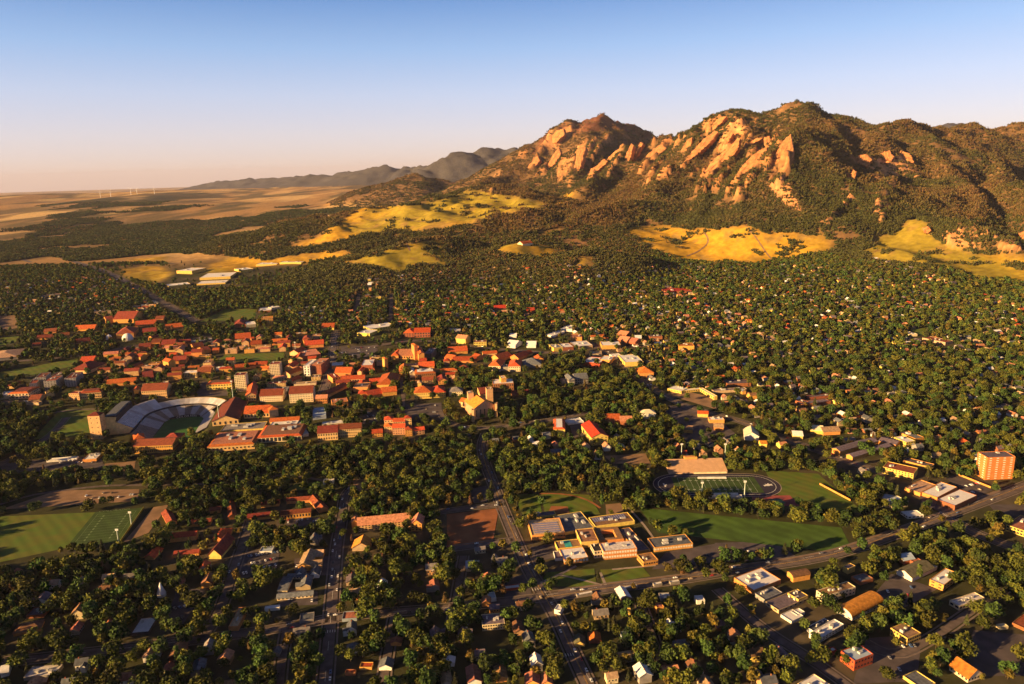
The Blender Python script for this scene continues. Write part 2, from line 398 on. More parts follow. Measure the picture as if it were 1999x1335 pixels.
LUSH = [[(1790,1040),(1850,1030),(1960,1060),(1985,1090),(1900,1120),(1800,1090)],[(1690,1090),(1740,1060),(1770,1100),(1720,1120)],[(1860,1110),(2010,1080),(2010,1230),(1960,1180),(1900,1160)],[(1000,880),(1300,900),(1260,985),(1000,975)],
 [(-20,895),(200,940),(420,890),(700,880),(930,900),(960,980),(700,990),(600,930),(420,960),(200,950),(-20,990)],[(1030,700),(1200,740),(1290,830),(1000,830),(980,780)],[(870,690),(1000,720),(960,760),(880,760)],[(1640,930),(1720,960),(1800,1040),(1720,1060),(1660,1010)],[(840,770),(920,780),(920,830),(850,830)],[(-20,1130),(330,1130),(330,1400),(-20,1400)],[(1060,1240),(1550,1260),(1600,1400),(1060,1400)]]
ROWS = [([(1325,1092),(1400,1086),(1470,1082)],15),([(1300,1076),(1390,1070),(1480,1062),(1545,1052)],13),([(1430,1100),(1500,1092),(1570,1082)],14),([(1285,1045),(1345,1050)],9),([(1655,1085),(1700,1062)],10),([(1000,978),(1010,1010)],9),([(1150,1130),(1240,1122)],14),([(1160,1150),(1290,1132)],15),([(1700,1110),(1730,1100)],8),([(1262,978),(1330,984),(1400,989),(1480,999),(1560,1009),(1640,1019),(1710,1036)],8.5),([(1268,988),(1340,992),(1420,997),(1500,1008),(1580,1018),(1660,1030)],9),([(1608,925),(1650,955),(1705,992)],10),([(1475,1100),(1540,1085),(1600,1070)],16),([(1545,1065),(1600,1075),(1660,1072)],11),([(1390,1085),(1450,1075),(1500,1068)],14),
 ([(1770,1172),(1850,1190)],9),([(1690,1215),(1740,1200)],8),([(1660,1235),(1690,1250)],8),([(1700,1180),(1745,1195)],9),([(330,1040),(420,1030)],14),([(500,1050),(640,1040)],9),([(505,1058),(640,1050)],11),([(775,1120),(790,1060),(800,1010)],9),([(870,1150),(880,1085)],8),([(855,1110),(862,1060)],9),([(985,1160),(1040,1150)],14),([(1055,1125),(1075,1155)],7),([(1062,1150),(1085,1170)],8),([(1040,1010),(1045,1035)],9),
 ([(100,1075),(230,1085),(330,1060)],12),([(560,905),(700,900)],12),([(800,790),(830,830)],12),([(700,780),(720,830)],9),([(715,800),(790,800)],9)]
def LUSHM(px, py):
    m = np.zeros(px.shape)
    for p in LUSH: m = np.where(inpoly(px, py, p), 1.0, m)
    return m
def FREE(px, py, x, y, z):
    iy, ix = _look(px, py); ok = ~FOOT[iy, ix]
    u = rng.uniform(0, 1, px.shape)
    for hh, dx, lim in [(h_, d_, 0) for h_ in (3, 8, 13, 17) for d_ in (-3.0, 3.0)] + [(h_, d_, .8) for h_ in (5, 11, 16) for d_ in (-7.5, 7.5)]:
        if True:
            qx, qy = project(np.stack([x + dx, y, z + hh], 1)); iy, ix = _look(qx, qy)
            ok &= ~((VIS[iy, ix] > y + 2) & (u < VISP[iy, ix]) & (VISP[iy, ix] > lim))
    a_ = x + 600.0; b_ = y - 1248.0; uu = .979 * a_ + .203 * b_; vv = -.203 * a_ + .979 * b_
    ok &= ~((uu > -108) & (uu < 70) & (vv > -112) & (vv < 84))
    for p, k in THIN: ok &= ~(inpoly(px, py, p) & (rng.uniform(0, 1, px.shape) > k))
    return ok
def ROCKFREE(px, py):
    iy, ix = _look(px, py); return ~(VISP[iy, ix] > .97)

# ------------------------------------------------------------------ roads, lots, fields
ASPH = mat('asphalt', (.150, .115, .108), .9, .4, .12)
LOT = mat('lot_asphalt', (.105, .085, .088), .9, .35, .08)
PAVE = mat('pavement_concrete', (.20, .155, .135), .9, .25, .2)
CONC = mat('concrete', (.34, .27, .22), .9, .25, .2)
LAWN = mat('lawn', (.075, .132, .014), .95, .3, .05, col2=(.115, .118, .017), bands=.035)
TURF = mat('turf', (.045, .14, .030), .95, .25, .06)
TURF2 = mat('bright_turf', (.045, .082, .016), .95, .25, .06, bands=.03)
DIRT = mat('bare_soil', (.32, .115, .045), .95, .35, .06)
SOIL = mat('gravel_soil', (.28, .17, .10), .95, .35, .06)
LINE = mat('line_paint', (.72, .68, .60), .8, .1, 1)
YLINE = mat('yellow_line_paint', (.62, .36, .06), .8, .1, 1)
def strip(name, pts, w, m, off, shift=0.0, prob=0.5, dash=None):
    """a ribbon on the ground along photo points"""
    G = np.array([ground(*p)[:2] if not isinstance(p, np.ndarray) else p for p in pts])
    seg = np.hypot(*np.diff(G, axis=0).T); s = np.concatenate([[0], np.cumsum(seg)])
    n_ = max(2, int(s[-1] / 14)); t = np.linspace(0, s[-1], n_ + 1)
    c = np.stack([np.interp(t, s, G[:, k]) for k in (0, 1)], 1)
    for _ in range(3):
        c[1:-1] = (c[:-2] + 2 * c[1:-1] + c[2:]) / 4
    d = np.gradient(c, axis=0); d /= np.linalg.norm(d, axis=1)[:, None]; nn = np.stack([-d[:, 1], d[:, 0]], 1)
    a, b_ = c + nn * (shift + w / 2), c + nn * (shift - w / 2)
    V = np.concatenate([np.c_[a, hz(a[:, 0], a[:, 1]) + off], np.c_[b_, hz(b_[:, 0], b_[:, 1]) + off]])
    k = n_ + 1
    ii = range(n_) if not dash else [i for i in range(n_) if i % dash == 0]
    F = [(i, i + 1, k + i + 1, k + i) for i in ii]
    o = tag(link(name, mesh_np(name, V, [f[::-1] for f in F], m)), kind='structure')
    if prob is not None:
        X, Y = project(V)
        for i in range(n_):
            q = [(X[j], Y[j]) for j in (i, i + 1, k + i + 1, k + i)]
            protect(q, q, c[i, 1], prob)
    return c
def patch(name, q, m, off=.2, n=10, prob=.6, world=None, kind='structure'):
    """a sheet on the ground between four photo points: near left, near right, far right, far left"""
    g = world if world is not None else np.array([ground(*p)[:2] for p in q])
    t = np.linspace(0, 1, n + 1); u, v = np.meshgrid(t, t)
    xy = (g[0] * ((1 - u) * (1 - v))[..., None] + g[1] * (u * (1 - v))[..., None] + g[2] * (u * v)[..., None] + g[3] * ((1 - u) * v)[..., None]).reshape(-1, 2)
    V = np.c_[xy, hz(xy[:, 0], xy[:, 1]) + off]
    F = [(j * (n + 1) + i, j * (n + 1) + i + 1, (j + 1) * (n + 1) + i + 1, (j + 1) * (n + 1) + i) for j in range(n) for i in range(n)]
    tag(link(name, mesh_np(name, V, F, m)), kind=kind)
    X, Y = project(np.c_[g, hz(g[:, 0], g[:, 1])]); pq = list(zip(X, Y))
    protect(pq, pq, g[:, 1].max(), prob, .10 if name == 'car_park' else 0)
    return g
ROADS = []
def road(pts, w, prob=.5, walk=True, line=None):
    c = strip('road', pts, w, ASPH, .30, prob=prob)
    if walk:
        strip('pavement', pts, 1.7, PAVE, .34, w / 2 + 2.2, None); strip('pavement', pts, 1.7, PAVE, .34, -w / 2 - 2.2, None)
    if line == 'yellow':
        strip('road_marking', pts, .22, YLINE, .42, .35, None); strip('road_marking', pts, .22, YLINE, .42, -.35, None)
        strip('road_marking', pts, .22, LINE, .42, w * .27, None, 3)
    elif line: strip('road_marking', pts, .25, LINE, .42, 0, None, 3)
    ROADS.append((c, w))
    return c
S17 = [(948,846),(939,866),(945,900),(963,945),(984,1000),(1005,1050),(1030,1108),(1060,1160),(1088,1205),(1112,1262),(1145,1330),(1175,1400)]
road(S17, 11.5, .9, True, 'yellow')
road([(-60,1300),(150,1277),(400,1247),(555,1226),(645,1206),(720,1198),(860,1188),(960,1178),(1066,1166)], 11, .55, True, 'white')
road([(1066,1166),(1200,1146),(1330,1131),(1430,1114),(1560,1096),(1640,1080),(1730,1049),(1850,1005),(1960,964),(2060,925)], 13.5, .93, True, 'yellow')
road([(628,1400),(643,1240),(650,1150),(658,1060),(668,1010),(672,965),(690,948)], 11, .85, True, 'white')
road([(396,1245),(430,1195),(450,1130),(475,1060),(490,1012)], 10, .5)
road([(786,1012),(870,997),(986,984)], 9, .7); road([(800,1079),(880,1072),(1004,1054)], 9, .7)
road([(1730,925),(1590,878),(1500,842),(1440,820),(1340,795),(1290,768),(1255,742),(1225,718),(1190,690),(1150,668)], 14, .75, True, 'yellow')
road([(1150,668),(1090,690),(960,681),(870,668),(800,664),(740,674),(655,690)], 13, .8)
road([(656,645),(649,690),(640,740),(628,775)], 15, .9, True, 'white')
road([(1150,806),(1060,822),(1000,829),(948,838),(890,832),(866,820),(858,800)], 9, .9)
road([(385,627),(330,596),(270,561),(195,525),(120,503)], 20, .95, True, 'white')
road([(60,512),(0,490),(-80,465)], 18, .9, False)
road([(20,706),(100,700),(190,690),(260,676),(335,672)], 11, .8)
road([(-20,915),(60,876),(108,842),(130,815)], 9, .7)
road([(1845,1008),(1900,1040),(1960,1062),(2060,1100)], 15, .85, True, 'yellow')
road([(1400,1150),(1440,1186),(1500,1238),(1562,1272),(1620,1312),(1690,1365)], 9, .75)
road([(1690,1255),(1740,1290),(1830,1240),(1900,1190),(1960,1150)], 8, .6)
road([(762,628),(764,575),(762,530)], 11, .95, False); road([(694,608),(700,575),(703,540)], 11, .9, False)
road([(785,800),(788,770),(782,735)], 8, .8, False)
road([(60,812),(140,800),(230,797)], 8, .6, False)
road([(0,985),(60,965),(200,948),(420,945),(560,925),(640,940)], 6, .45, False)
road([(880,1235),(892,1160),(905,1085)], 8, .35); road([(1290,1290),(1262,1210),(1245,1165)], 8, .35); road([(540,1400),(548,1300),(560,1226)], 8, .3)
road([(740,1400),(752,1300),(770,1200)], 8, .3)
def cross(px, py, n_, dx, dy, ux, uy, ln):
    a = ground(px, py); b_ = ground(px + dx, py + dy)
    d = (b_ - a)[:2] / (n_ - 1); e = (ground(px + ux, py + uy) - a)[:2]; e = e / np.linalg.norm(e) * ln
    for k in range(n_):
        p = a[:2] + d * k; w_ = d / np.linalg.norm(d) * .3
        q = np.array([p - w_ - e / 2, p + w_ - e / 2, p + w_ + e / 2, p - w_ + e / 2])
        patch('crossing_marking', None, LINE, .44, 1, 0, q)
cross(1085, 1281, 8, 34, -3, 4, 10, 4); cross(1040, 1152, 6, 26, -3, 4, 10, 4); cross(630, 1234, 6, 24, -2, -1, 10, 4); cross(1835, 1000, 6, 14, 8, 10, -4, 4)
strip('verge', [(1090,1156),(1200,1139),(1330,1124),(1430,1108),(1560,1090),(1640,1073),(1725,1043),(1840,1000),(1950,958)], 5, SOIL, .26, 0, None)
# sports fields
patch('lawn', [(-80,1115),(128,1070),(186,1000),(-80,1012)], LAWN, .2, 14, .95)
PF = patch('practice_field', [(128,1070),(233,1058),(279,991),(186,1000)], TURF2, .25, 12, .97)
TF4 = [(1325,962.5),(1494,962.5),(1470,931),(1308,932.5)]
gT = np.array([ground(*p)[:2] for p in TF4])
def rect_of(g):
    c = g.mean(0); e1 = (g[1] - g[0] + g[2] - g[3]) / 2; L = np.linalg.norm(e1); e1 /= L
    e2 = np.array([-e1[1], e1[0]]); w = (np.dot(g[3] - g[0], e2) + np.dot(g[2] - g[1], e2)) / 2
    return c, e1, e2, L, w
def lines(name, c, e1, e2, L, w, n_, m, off, lw=.55):
    V, F = [], []
    def bar(a0, a1, b0, b1):
        o = len(V)
        for a, b_ in ((a0, b0), (a1, b0), (a1, b1), (a0, b1)):
            p = c + e1 * a + e2 * b_; V.append((p[0], p[1], float(hz(p[0], p[1])) + off))
        F.append((o, o + 1, o + 2, o + 3))
    for k in range(n_ + 1):
        a = -L / 2 + L * k / n_; bar(a - lw / 2, a + lw / 2, -w / 2, w / 2)
    for b_ in (-w / 2, w / 2): bar(-L / 2, L / 2, b_ - lw * .6, b_ + lw * .6)
    for b_ in (-w * .3, w * .3):
        for k in range(1, n_): a = -L / 2 + L * k / n_; bar(a - 2, a + 2, b_ - 1, b_ + 1)
    tag(link(name, mesh_np(name, V, F, m)), kind='structure')
c, e1, e2, L, w = rect_of(gT)
TRACK = mat('dark_track', (.035, .028, .05), .9, .2, .2)
def oval(name, c, e1, e2, L, r0, r1, m, off, n_=20):
    V, F = [], []
    pts = []
    for sgn, th0 in ((1, -math.pi / 2), (-1, math.pi / 2)):
        for k in range(n_ + 1):
            t = th0 + math.pi * k / n_; pts.append((sgn * L / 2, math.cos(t), math.sin(t)))
    for cx_, ct, st in pts:
        for r_ in (r0, r1):
            p = c + e1 * (cx_ + ct * r_) + e2 * st * r_; V.append((p[0], p[1], float(hz(p[0], p[1])) + off))
    k = len(pts)
    F = [(2 * i, 2 * i + 1, 2 * ((i + 1) % k) + 1, 2 * ((i + 1) % k)) for i in range(k)]
    tag(link(name, mesh_np(name, V, F, m)), kind='structure')
    X, Y = project(np.array(V)); h_ = hull(list(zip(X, Y))); protect(h_, h_, c[1] + r1 * .5, .97)
Ls = L * .80; rr = w * .5 + 1
patch('playing_field', None, TURF2, .30, 8, .97, np.array([c - e1 * L / 2 - e2 * w / 2, c + e1 * L / 2 - e2 * w / 2, c + e1 * L / 2 + e2 * w / 2, c - e1 * L / 2 + e2 * w / 2]))
oval('running_track', c, e1, e2, Ls + 6, .1, rr + 10, TRACK, .22)
oval('track_marking', c, e1, e2, Ls + 6, rr + 3.6, rr + 4.2, LINE, .34)
oval('track_kerb', c, e1, e2, Ls + 6, rr + 10, rr + 11.2, CONC, .30)
lines('field_marking', c, e1, e2, L * .86, w * .94, 12, mat('field_line_paint', (.34, .38, .30), .9, .1, 1), .40, .4)
TRK = (c, e1, e2, L, w)
cP, f1, f2, LP, wP = rect_of(PF)
lines('field_marking', cP, f2, -f1, wP * .84, LP * .80, 11, mat('worn_line_paint', (.14, .20, .09), .9, .1, 1), .36, .35)
patch('lawn', [(1530,985),(1690,1003),(1597,925),(1493,918)], LAWN, .15, 10, .9)
patch('lawn', [(1285,1040),(1668,1082),(1642,1030),(1247,991)], mat('pitch_grass', (.065, .125, .016), .95, .4, .04, bands=.03), .2, 14, .95)
patch('sports_court', [(1475,988),(1562,988),(1542,967),(1466,968)], mat('court_red', (.30, .07, .06), .9, .2, .2), .24, 6, .9)
patch('sports_court', [(1508,983),(1535,983),(1524,974),(1500,974)], mat('court_green', (.05, .14, .10), .9, .2, .2), .32, 3, .9)
patch('lawn', [(1064,1004),(1172,1004),(1150,966),(1056,962)], LAWN, .2, 8, .9); patch('lawn', [(1022,1008),(1059,1004),(1050,964),(1000,966)], LAWN, .2, 6, .9)
patch('infield_soil', [(1068,1006),(1112,1003),(1108,989),(1076,988)], DIRT, .3, 4, .9); patch('infield_soil', [(1184,1005),(1218,1000),(1212,982),(1182,985)], SOIL, .3, 4, .8)
strip('warning_track', [(1052,964),(1090,962),(1130,968),(1158,979),(1172,992)], 3.5, DIRT, .3, 0, .8)
patch('bare_lot', [(873,1069),(962,1059),(974,992),(872,1004)], DIRT, .22, 10, .96)
for q in ([(420,709),(555,701),(556,688),(438,692)], [(388,629),(497,623),(500,603),(440,603)], [(-30,752),(150,713),(152,699),(-30,732)], [(65,858),(182,850),(190,796),(118,800)],
          [(-20,678),(30,668),(40,656),(-20,661)], [(1783,656),(1815,653),(1806,640),(1778,642)], [(1055,1145),(1165,1145),(1160,1110),(1065,1118)], [(1175,1140),(1270,1125),(1255,1108),(1172,1112)], [(555,960),(640,952),(640,938),(575,945)], [(815,705),(850,705),(848,690),(820,690)]):
    patch('lawn', q, LAWN, .2, 8, .85)
for q in ([(1272,1112),(1400,1098),(1395,1062),(1300,1078)], [(1400,1098),(1560,1090),(1510,1056),(1395,1060)], [(1040,1098),(1088,1088),(1088,1060),(1034,1068)], [(1905,972),(1937,957),(1880,924),(1845,933)],
          [(1665,1335),(1790,1330),(1800,1238),(1690,1246)], [(1880,1320),(2030,1320),(2010,1240),(1900,1230)], [(1690,1180),(1760,1190),(1830,1150),(1740,1120)], 
          [(-20,926),(205,912),(195,889),(10,902)], [(455,1135),(540,1112),(548,1070),(478,1076)], [(318,1235),(358,1218),(402,1150),(345,1150)], [(790,818),(862,812),(862,786),(792,790)], [(575,1125),(660,1122),(655,1085),(575,1090)],
          [(560,1030),(625,1022),(625,1010),(560,1014)], [(668,702),(740,694),(735,674),(665,676)], [(338,677),(420,668),(415,655),(345,664)], [(380,775),(450,772),(430,742),(395,745)], [(695,830),(745,822),(745,800),(700,800)], [(915,985),(955,978),(950,948),(918,955)],
          [(1120,855),(1150,850),(1145,815),(1108,818)], [(1345,870),(1440,850),(1380,800),(1290,790)], [(470,860),(500,862),(470,830),(455,830)], [(985,1175),(1040,1170),(1030,1120),(985,1130)], [(540,1185),(620,1180),(620,1155),(560,1150)], [(1960,1020),(2030,1040),(2000,985),(1930,985)], [(1800,985),(1840,1000),(1860,985),(1790,945)]):
    patch('car_park', q, LOT, .18, 8, .5)
for q in ([(0,995),(268,978),(272,955),(112,957)], [(240,1060),(300,990),(330,985),(290,1040)], [(195,930),(260,925),(265,900),(205,905)], [(1195,905),(1270,905),(1260,885),(1180,890)], [(690,960),(720,955),(710,935),(690,935)], [(210,695),(275,680),(290,668),(215,682)], [(-20,650),(35,640),(30,615),(-20,618)], [(1300,770),(1400,800),(1390,775),(1320,760)]):
    patch('gravel_lot', q, SOIL, .16, 6, .75)
for a in ([(1055,1138),(1100,1120),(1125,1105)], [(1090,1122),(1140,1132),(1175,1142)], [(1172,1118),(1182,1142)], [(1195,1112),(1280,1104)], [(1225,990),(1255,1020),(1275,1050)]):
    strip('path', a, 3, CONC, .32, 0, None)
for a in ([(1455,440),(1480,470),(1510,508)], [(1375,455),(1385,470),(1365,490),(1340,500)], [(760,470),(800,490)], [(705,425),(830,432)]):
    strip('path', a, 6, SOIL, .6, 0, None)


HAZE = 0.95e-5
# ------------------------------------------------------------------ buildings
LABELS = []; LANDMARKS = []                           # (object, description, category, group, position) / (position, phrase)
WALL = {k: mat('wall_' + k, c, .85, .25, .25, obj_random=.12) for k, c in dict(sand=(.66,.41,.19), pink=(.56,.31,.17), brick=(.32,.11,.055), rust=(.56,.19,.055),orange=(.64,.28,.08), cream=(.70,.56,.36), white=(.74,.71,.66), yellow=(.72,.50,.13),
        grey=(.30,.27,.25), red=(.42,.045,.03), tan=(.48,.34,.21), dark=(.12,.08,.07), blue=(.30,.36,.44)).items()}
ROOF = {k: mat('roof_' + k, c, .8, (.12 if k in ('white','cream','blue') else .42), .35, obj_random=(.05 if k in ('white','cream','blue') else .34)) for k, c in dict(cream=(.66,.55,.40),tile=(.52,.095,.03), maroon=(.25,.05,.03), white=(.74,.71,.70), grey=(.21,.19,.19), brown=(.26,.13,.07), black=(.045,.042,.05), tan=(.46,.29,.18), blue=(.36,.44,.56),
        teal=(.05,.38,.32), orange=(.58,.19,.035), olive=(.13,.12,.07), purple=(.17,.13,.16), rose=(.50,.19,.12), red=(.50,.05,.02), slate=(.14,.15,.17), mottled=(.55,.50,.47)).items()}
GLASS = mat('window_glass', (.035, .035, .045), .25, .3, .4, spec=.5)
GLASSW = mat('pale_window', (.74, .70, .60), .4, .3, .4)
TRIM = mat('trim', (.66, .56, .42), .8, .15, .3)
UNIT = mat('roof_unit_metal', (.55, .53, .50), .6, .3, .5)
SOLAR = mat('solar_panel', (.22, .22, .36), .35, .2, .4, spec=.5)
def boxes(L):
    V, F = [], []
    for (x0, y0, z0, x1, y1, z1) in L:
        o = len(V); V += [(x, y, z) for z in (z0, z1) for y in (y0, y1) for x in (x0, x1)]
        F += [tuple(o + i for i in f) for f in ((0, 2, 3, 1), (4, 5, 7, 6), (0, 1, 5, 4), (1, 3, 7, 5), (3, 2, 6, 7), (2, 0, 4, 6))]
    return V, F
def frame(x0, y0, x1, y1, hp, dp):
    """footprint and height of a building from photo points of its near eave, wall height and roof depth"""
    a, b = ground(x0, y0 + hp), ground(x1, y1 + hp)
    A, B = a[:2], b[:2]; w = float(np.linalg.norm(B - A)); e1 = (B - A) / w; e2 = np.array([-e1[1], e1[0]])
    v = pdir(np.array(x0), np.array(y0)); zt = HCAM + v[2] / v[1] * A[1]
    C = dp if isinstance(dp, tuple) else (x0, y0 - dp)
    v = pdir(np.array(C[0]), np.array(C[1])); t = (zt - HCAM) / v[2]; P = v[:2] * t
    d = float(np.dot(P - A, e2))
    d = min(max(d, 4.0), 160.0)
    cor = [A, B, B + e2 * d, A + e2 * d]
    zg = min(float(hz(*c)) for c in cor)
    return A, e1, e2, w, d, zg, max(zt, zg + 3.0)
def prism(poly, z0, z1, cap=True):
    n_ = len(poly); V = [(x, y, z0) for x, y in poly] + [(x, y, z1) for x, y in poly]
    F = [(i, (i + 1) % n_, n_ + (i + 1) % n_, n_ + i) for i in range(n_)]
    if cap: F.append(tuple(range(n_, 2 * n_)))
    return V, F
def merge(*parts):
    V, F = [], []
    for v, f in parts:
        o = len(V); V += list(v); F += [tuple(o + i for i in q) for q in f]
    return V, F
WINM = {}
def win_mesh(sx, sz, m):
    k = (round(sx, 1), round(sz, 1), m.name)
    if k not in WINM:
        V, F = boxes([(-sx / 2, -.09, -sz / 2, sx / 2, .09, sz / 2)]); WINM[k] = mesh_np('window', V, F, m)
    return WINM[k]
def wing(parent, fr, roof, wall, rf, win=None, rise=None, units=0, glass=GLASS, names=('wall', 'roof'), sub=False, skirt=None, seed=0, court=None, sides=True):
    """wall, roof, windows of one block; local frame x along the near wall, y away from the camera"""
    A, e1, e2, w, d, zg, zt = fr
    h = zt - zg
    root = parent
    loc = Vector((A[0], A[1], zg)); rz = math.atan2(e1[1], e1[0])
    def put(name, VF, m, par, off=(0, 0, 0)):
        o = link(name, mesh_np(name, VF[0], VF[1], m), par); return o
    Wm, Rm = WALL[wall], ROOF[rf]
    rise = rise if rise is not None else min(w, d) * .28
    ov = min(.9, .06 * min(w, d) + .3)
    out = []
    if roof in ('flat', 'skirt'):
        if court:
            u0, v0, u1, v1 = court; X0, Y0, X1, Y1 = w * u0, d * v0, w * u1, d * v1
            ring = [(0, 0, -2, w, Y0, h), (0, Y0, -2, X0, Y1, h), (X1, Y0, -2, w, Y1, h), (0, Y1, -2, w, d, h)]
            wa = put(names[0], boxes(ring), Wm, root)
            g = .35
            ro = put(names[1], boxes([(g, g, h + .02, w - g, Y0 - g, h + .25), (g, Y0 - g + .01, h + .02, X0 - g, Y1 + g - .01, h + .25), (X1 + g, Y0 - g + .01, h + .02, w - g, Y1 + g - .01, h + .25), (g, Y1 + g, h + .02, w - g, d - g, h + .25)]), Rm, wa if sub else root)
        else:
            p = .45; t = .9
            wa = put(names[0], merge(boxes([(0, 0, -2, w, d, h - t)]), boxes([(0, 0, h - t + .002, w, p, h), (0, d - p, h - t + .002, w, d, h), (0, p + .002, h - t + .002, p, d - p - .002, h), (w - p, p + .002, h - t + .002, w, d - p - .002, h)])), Wm, root)
            ro = put(names[1], boxes([(p + .01, p + .01, h - t + .01, w - p - .01, d - p - .01, h - t + .3)]), Rm, wa if sub else root)
        if roof == 'skirt':
            s = min(4.5, min(w, d) * .22); V = []
            for (x, y, z) in ((-.8, -.8, h - .1), (w + .8, -.8, h - .1), (w + .8, d + .8, h - .1), (-.8, d + .8, h - .1), (s, s, h + s * .55), (w - s, s, h + s * .55), (w - s, d - s, h + s * .55), (s, d - s, h + s * .55)): V.append((x, y, z))
            put('tile_edge', (V, [(0, 1, 5, 4), (1, 2, 6, 5), (2, 3, 7, 6), (3, 0, 4, 7)]), ROOF[skirt or 'tile'], wa if sub else root)
            put('roof_deck', boxes([(s - .2, s - .2, h + .1, w - s + .2, d - s + .2, h + s * .55 - .15)]), Rm, wa if sub else root)
    elif roof in ('gable', 'gableperp'):
        if roof == 'gable':
            V = [(0, 0, -2), (w, 0, -2), (w, d, -2), (0, d, -2), (0, 0, h), (w, 0, h), (w, d, h), (0, d, h), (0, d / 2, h + rise), (w, d / 2, h + rise)]
            F = [(0, 1, 5, 4), (1, 2, 6, 9, 5), (2, 3, 7, 6), (3, 0, 4, 8, 7)]
            k = rise / (d / 2); z_ = h - ov * k + .12; T = .35
            R = [(-ov, -ov, z_), (w + ov, -ov, z_), (w + ov, d / 2, h + rise + .12), (-ov, d / 2, h + rise + .12), (w + ov, d + ov, z_), (-ov, d + ov, z_)]
        else:
            V = [(0, 0, -2), (w, 0, -2), (w, d, -2), (0, d, -2), (0, 0, h), (w, 0, h), (w, d, h), (0, d, h), (w / 2, 0, h + rise), (w / 2, d, h + rise)]
            F = [(0, 1, 5, 8, 4), (1, 2, 6, 5), (2, 3, 7, 9, 6), (3, 0, 4, 7)]
            k = rise / (w / 2); z_ = h - ov * k + .12; T = .35
            R = [(-ov, d + ov, z_), (-ov, -ov, z_), (w / 2, -ov, h + rise + .12), (w / 2, d + ov, h + rise + .12), (w + ov, -ov, z_), (w + ov, d + ov, z_)]
        R = R + [(x, y, z + T) for x, y, z in R]
        RF = [(6, 7, 8, 9), (9, 8, 10, 11), (3, 2, 1, 0), (5, 4, 2, 3), (0, 1, 7, 6), (1, 2, 8, 7), (2, 4, 10, 8), (4, 5, 11, 10), (5, 3, 9, 11), (3, 0, 6, 9)]
        wa = put(names[0], (V, F), Wm, root); ro = put(names[1], (R, RF), Rm, wa if sub else root)
    elif roof == 'hip':
        V, F = prism([(0, 0), (w, 0), (w, d), (0, d)], -2, h)
        wa = put(names[0], (V, F), Wm, root)
        if w >= d: r1, r2 = (d / 2, d / 2), (w - d / 2, d / 2)
        else: r1, r2 = (w / 2, w / 2), (w / 2, d - w / 2)
        if abs(w - d) < 1: r2 = (r1[0] + .5, r1[1] + .02)
        R = [(-ov, -ov, h + .02), (w + ov, -ov, h + .02), (w + ov, d + ov, h + .02), (-ov, d + ov, h + .02), (*r1, h + rise), (*r2, h + rise)]
        RF = [(0, 1, 5, 4), (1, 2, 5), (2, 3, 4, 5), (3, 0, 4)] if w >= d else [(0, 1, 4), (1, 2, 5, 4), (2, 3, 5), (3, 0, 4, 5)]
        ro = put(names[1], (R, RF + [(3, 2, 1, 0)]), Rm, wa if sub else root)
    elif roof == 'barrel':
        n_ = 14; arc = [(0, d / 2 - d / 2 * math.cos(math.pi * (i / n_)), h + rise * math.sin(math.pi * i / n_)) for i in range(n_ + 1)]
        V = [(0, 0, -2), (0, d, -2)] + arc + [(w, 0, -2), (w, d, -2)] + [(w, y, z) for _, y, z in arc]
        k = n_ + 3
        wa = put(names[0], (V, [tuple([0] + list(range(2, k)) + [1])[::-1], tuple([k] + list(range(k + 2, 2 * k)) + [k + 1]), (0, k, k + 2, 2), (1, n_ + 2, k + n_ + 2, k + 1)]), Wm, root)
        R = [(-.6, y + (y - d / 2) * .02, z + .15) for _, y, z in arc] + [(w + .6, y + (y - d / 2) * .02, z + .15) for _, y, z in arc]
        q = n_ + 1
        R2 = [(x, y, z + .3) for x, y, z in R]
        ro = put(names[1], (R + R2, [(2 * q + i, 2 * q + i + q, 2 * q + i + q + 1, 2 * q + i + 1) for i in range(n_)] + [(i, 2 * q + i, 2 * q + i + 1, i + 1) for i in range(n_)] + [(q + i, q + i + 1, 3 * q + i + 1, 3 * q + i) for i in range(n_)]), Rm, wa if sub else root)
    elif roof == 'cone':
        n_ = 20; ring = [(w / 2 + w / 2 * math.cos(6.2832 * i / n_), w / 2 + w / 2 * math.sin(6.2832 * i / n_)) for i in range(n_)]
        wa = put(names[0], prism(ring, -2, h), Wm, root)
        rr_ = [(w / 2 + (x - w / 2) * 1.05, w / 2 + (y - w / 2) * 1.05, h + .05) for x, y in ring]; V = list(rr_); F = []
        for lev, (sc, zz_) in enumerate(((.78, .22), (.54, .46), (.28, .72), (.03, 1.0))):
            o = len(V); V += [(w / 2 + (x - w / 2) * sc, w / 2 + (y - w / 2) * sc, h + rise * zz_) for x, y in ring]
            F += [(o - n_ + i, o - n_ + (i + 1) % n_, o + (i + 1) % n_, o + i) for i in range(n_)]
        ro = put(names[1], (V, F + [tuple(range(len(V) - n_, len(V)))]), Rm, wa if sub else root)
    elif roof == 'dome':
        n_ = 20; ring = [(w / 2 + w / 2 * math.cos(6.2832 * i / n_), w / 2 + w / 2 * math.sin(6.2832 * i / n_)) for i in range(n_)]
        wa = put(names[0], prism(ring, -2, h), Wm, root); V = [(x, y, h + .05) for x, y in ring]; F = []
        for a_ in (.35, .7, 1.0, 1.25, 1.45):
            o = len(V); V += [(w / 2 + (x - w / 2) * math.cos(a_), w / 2 + (y - w / 2) * math.cos(a_), h + rise * math.sin(a_)) for x, y in ring]
            F += [(o - n_ + i, o - n_ + (i + 1) % n_, o + (i + 1) % n_, o + i) for i in range(n_)]
        ro = put(names[1], (V, F + [tuple(range(len(V) - n_, len(V)))]), Rm, wa if sub else root)
    for o in ((wa, ro) if not sub else (wa,)): pass
    kids_parent = wa if sub else root
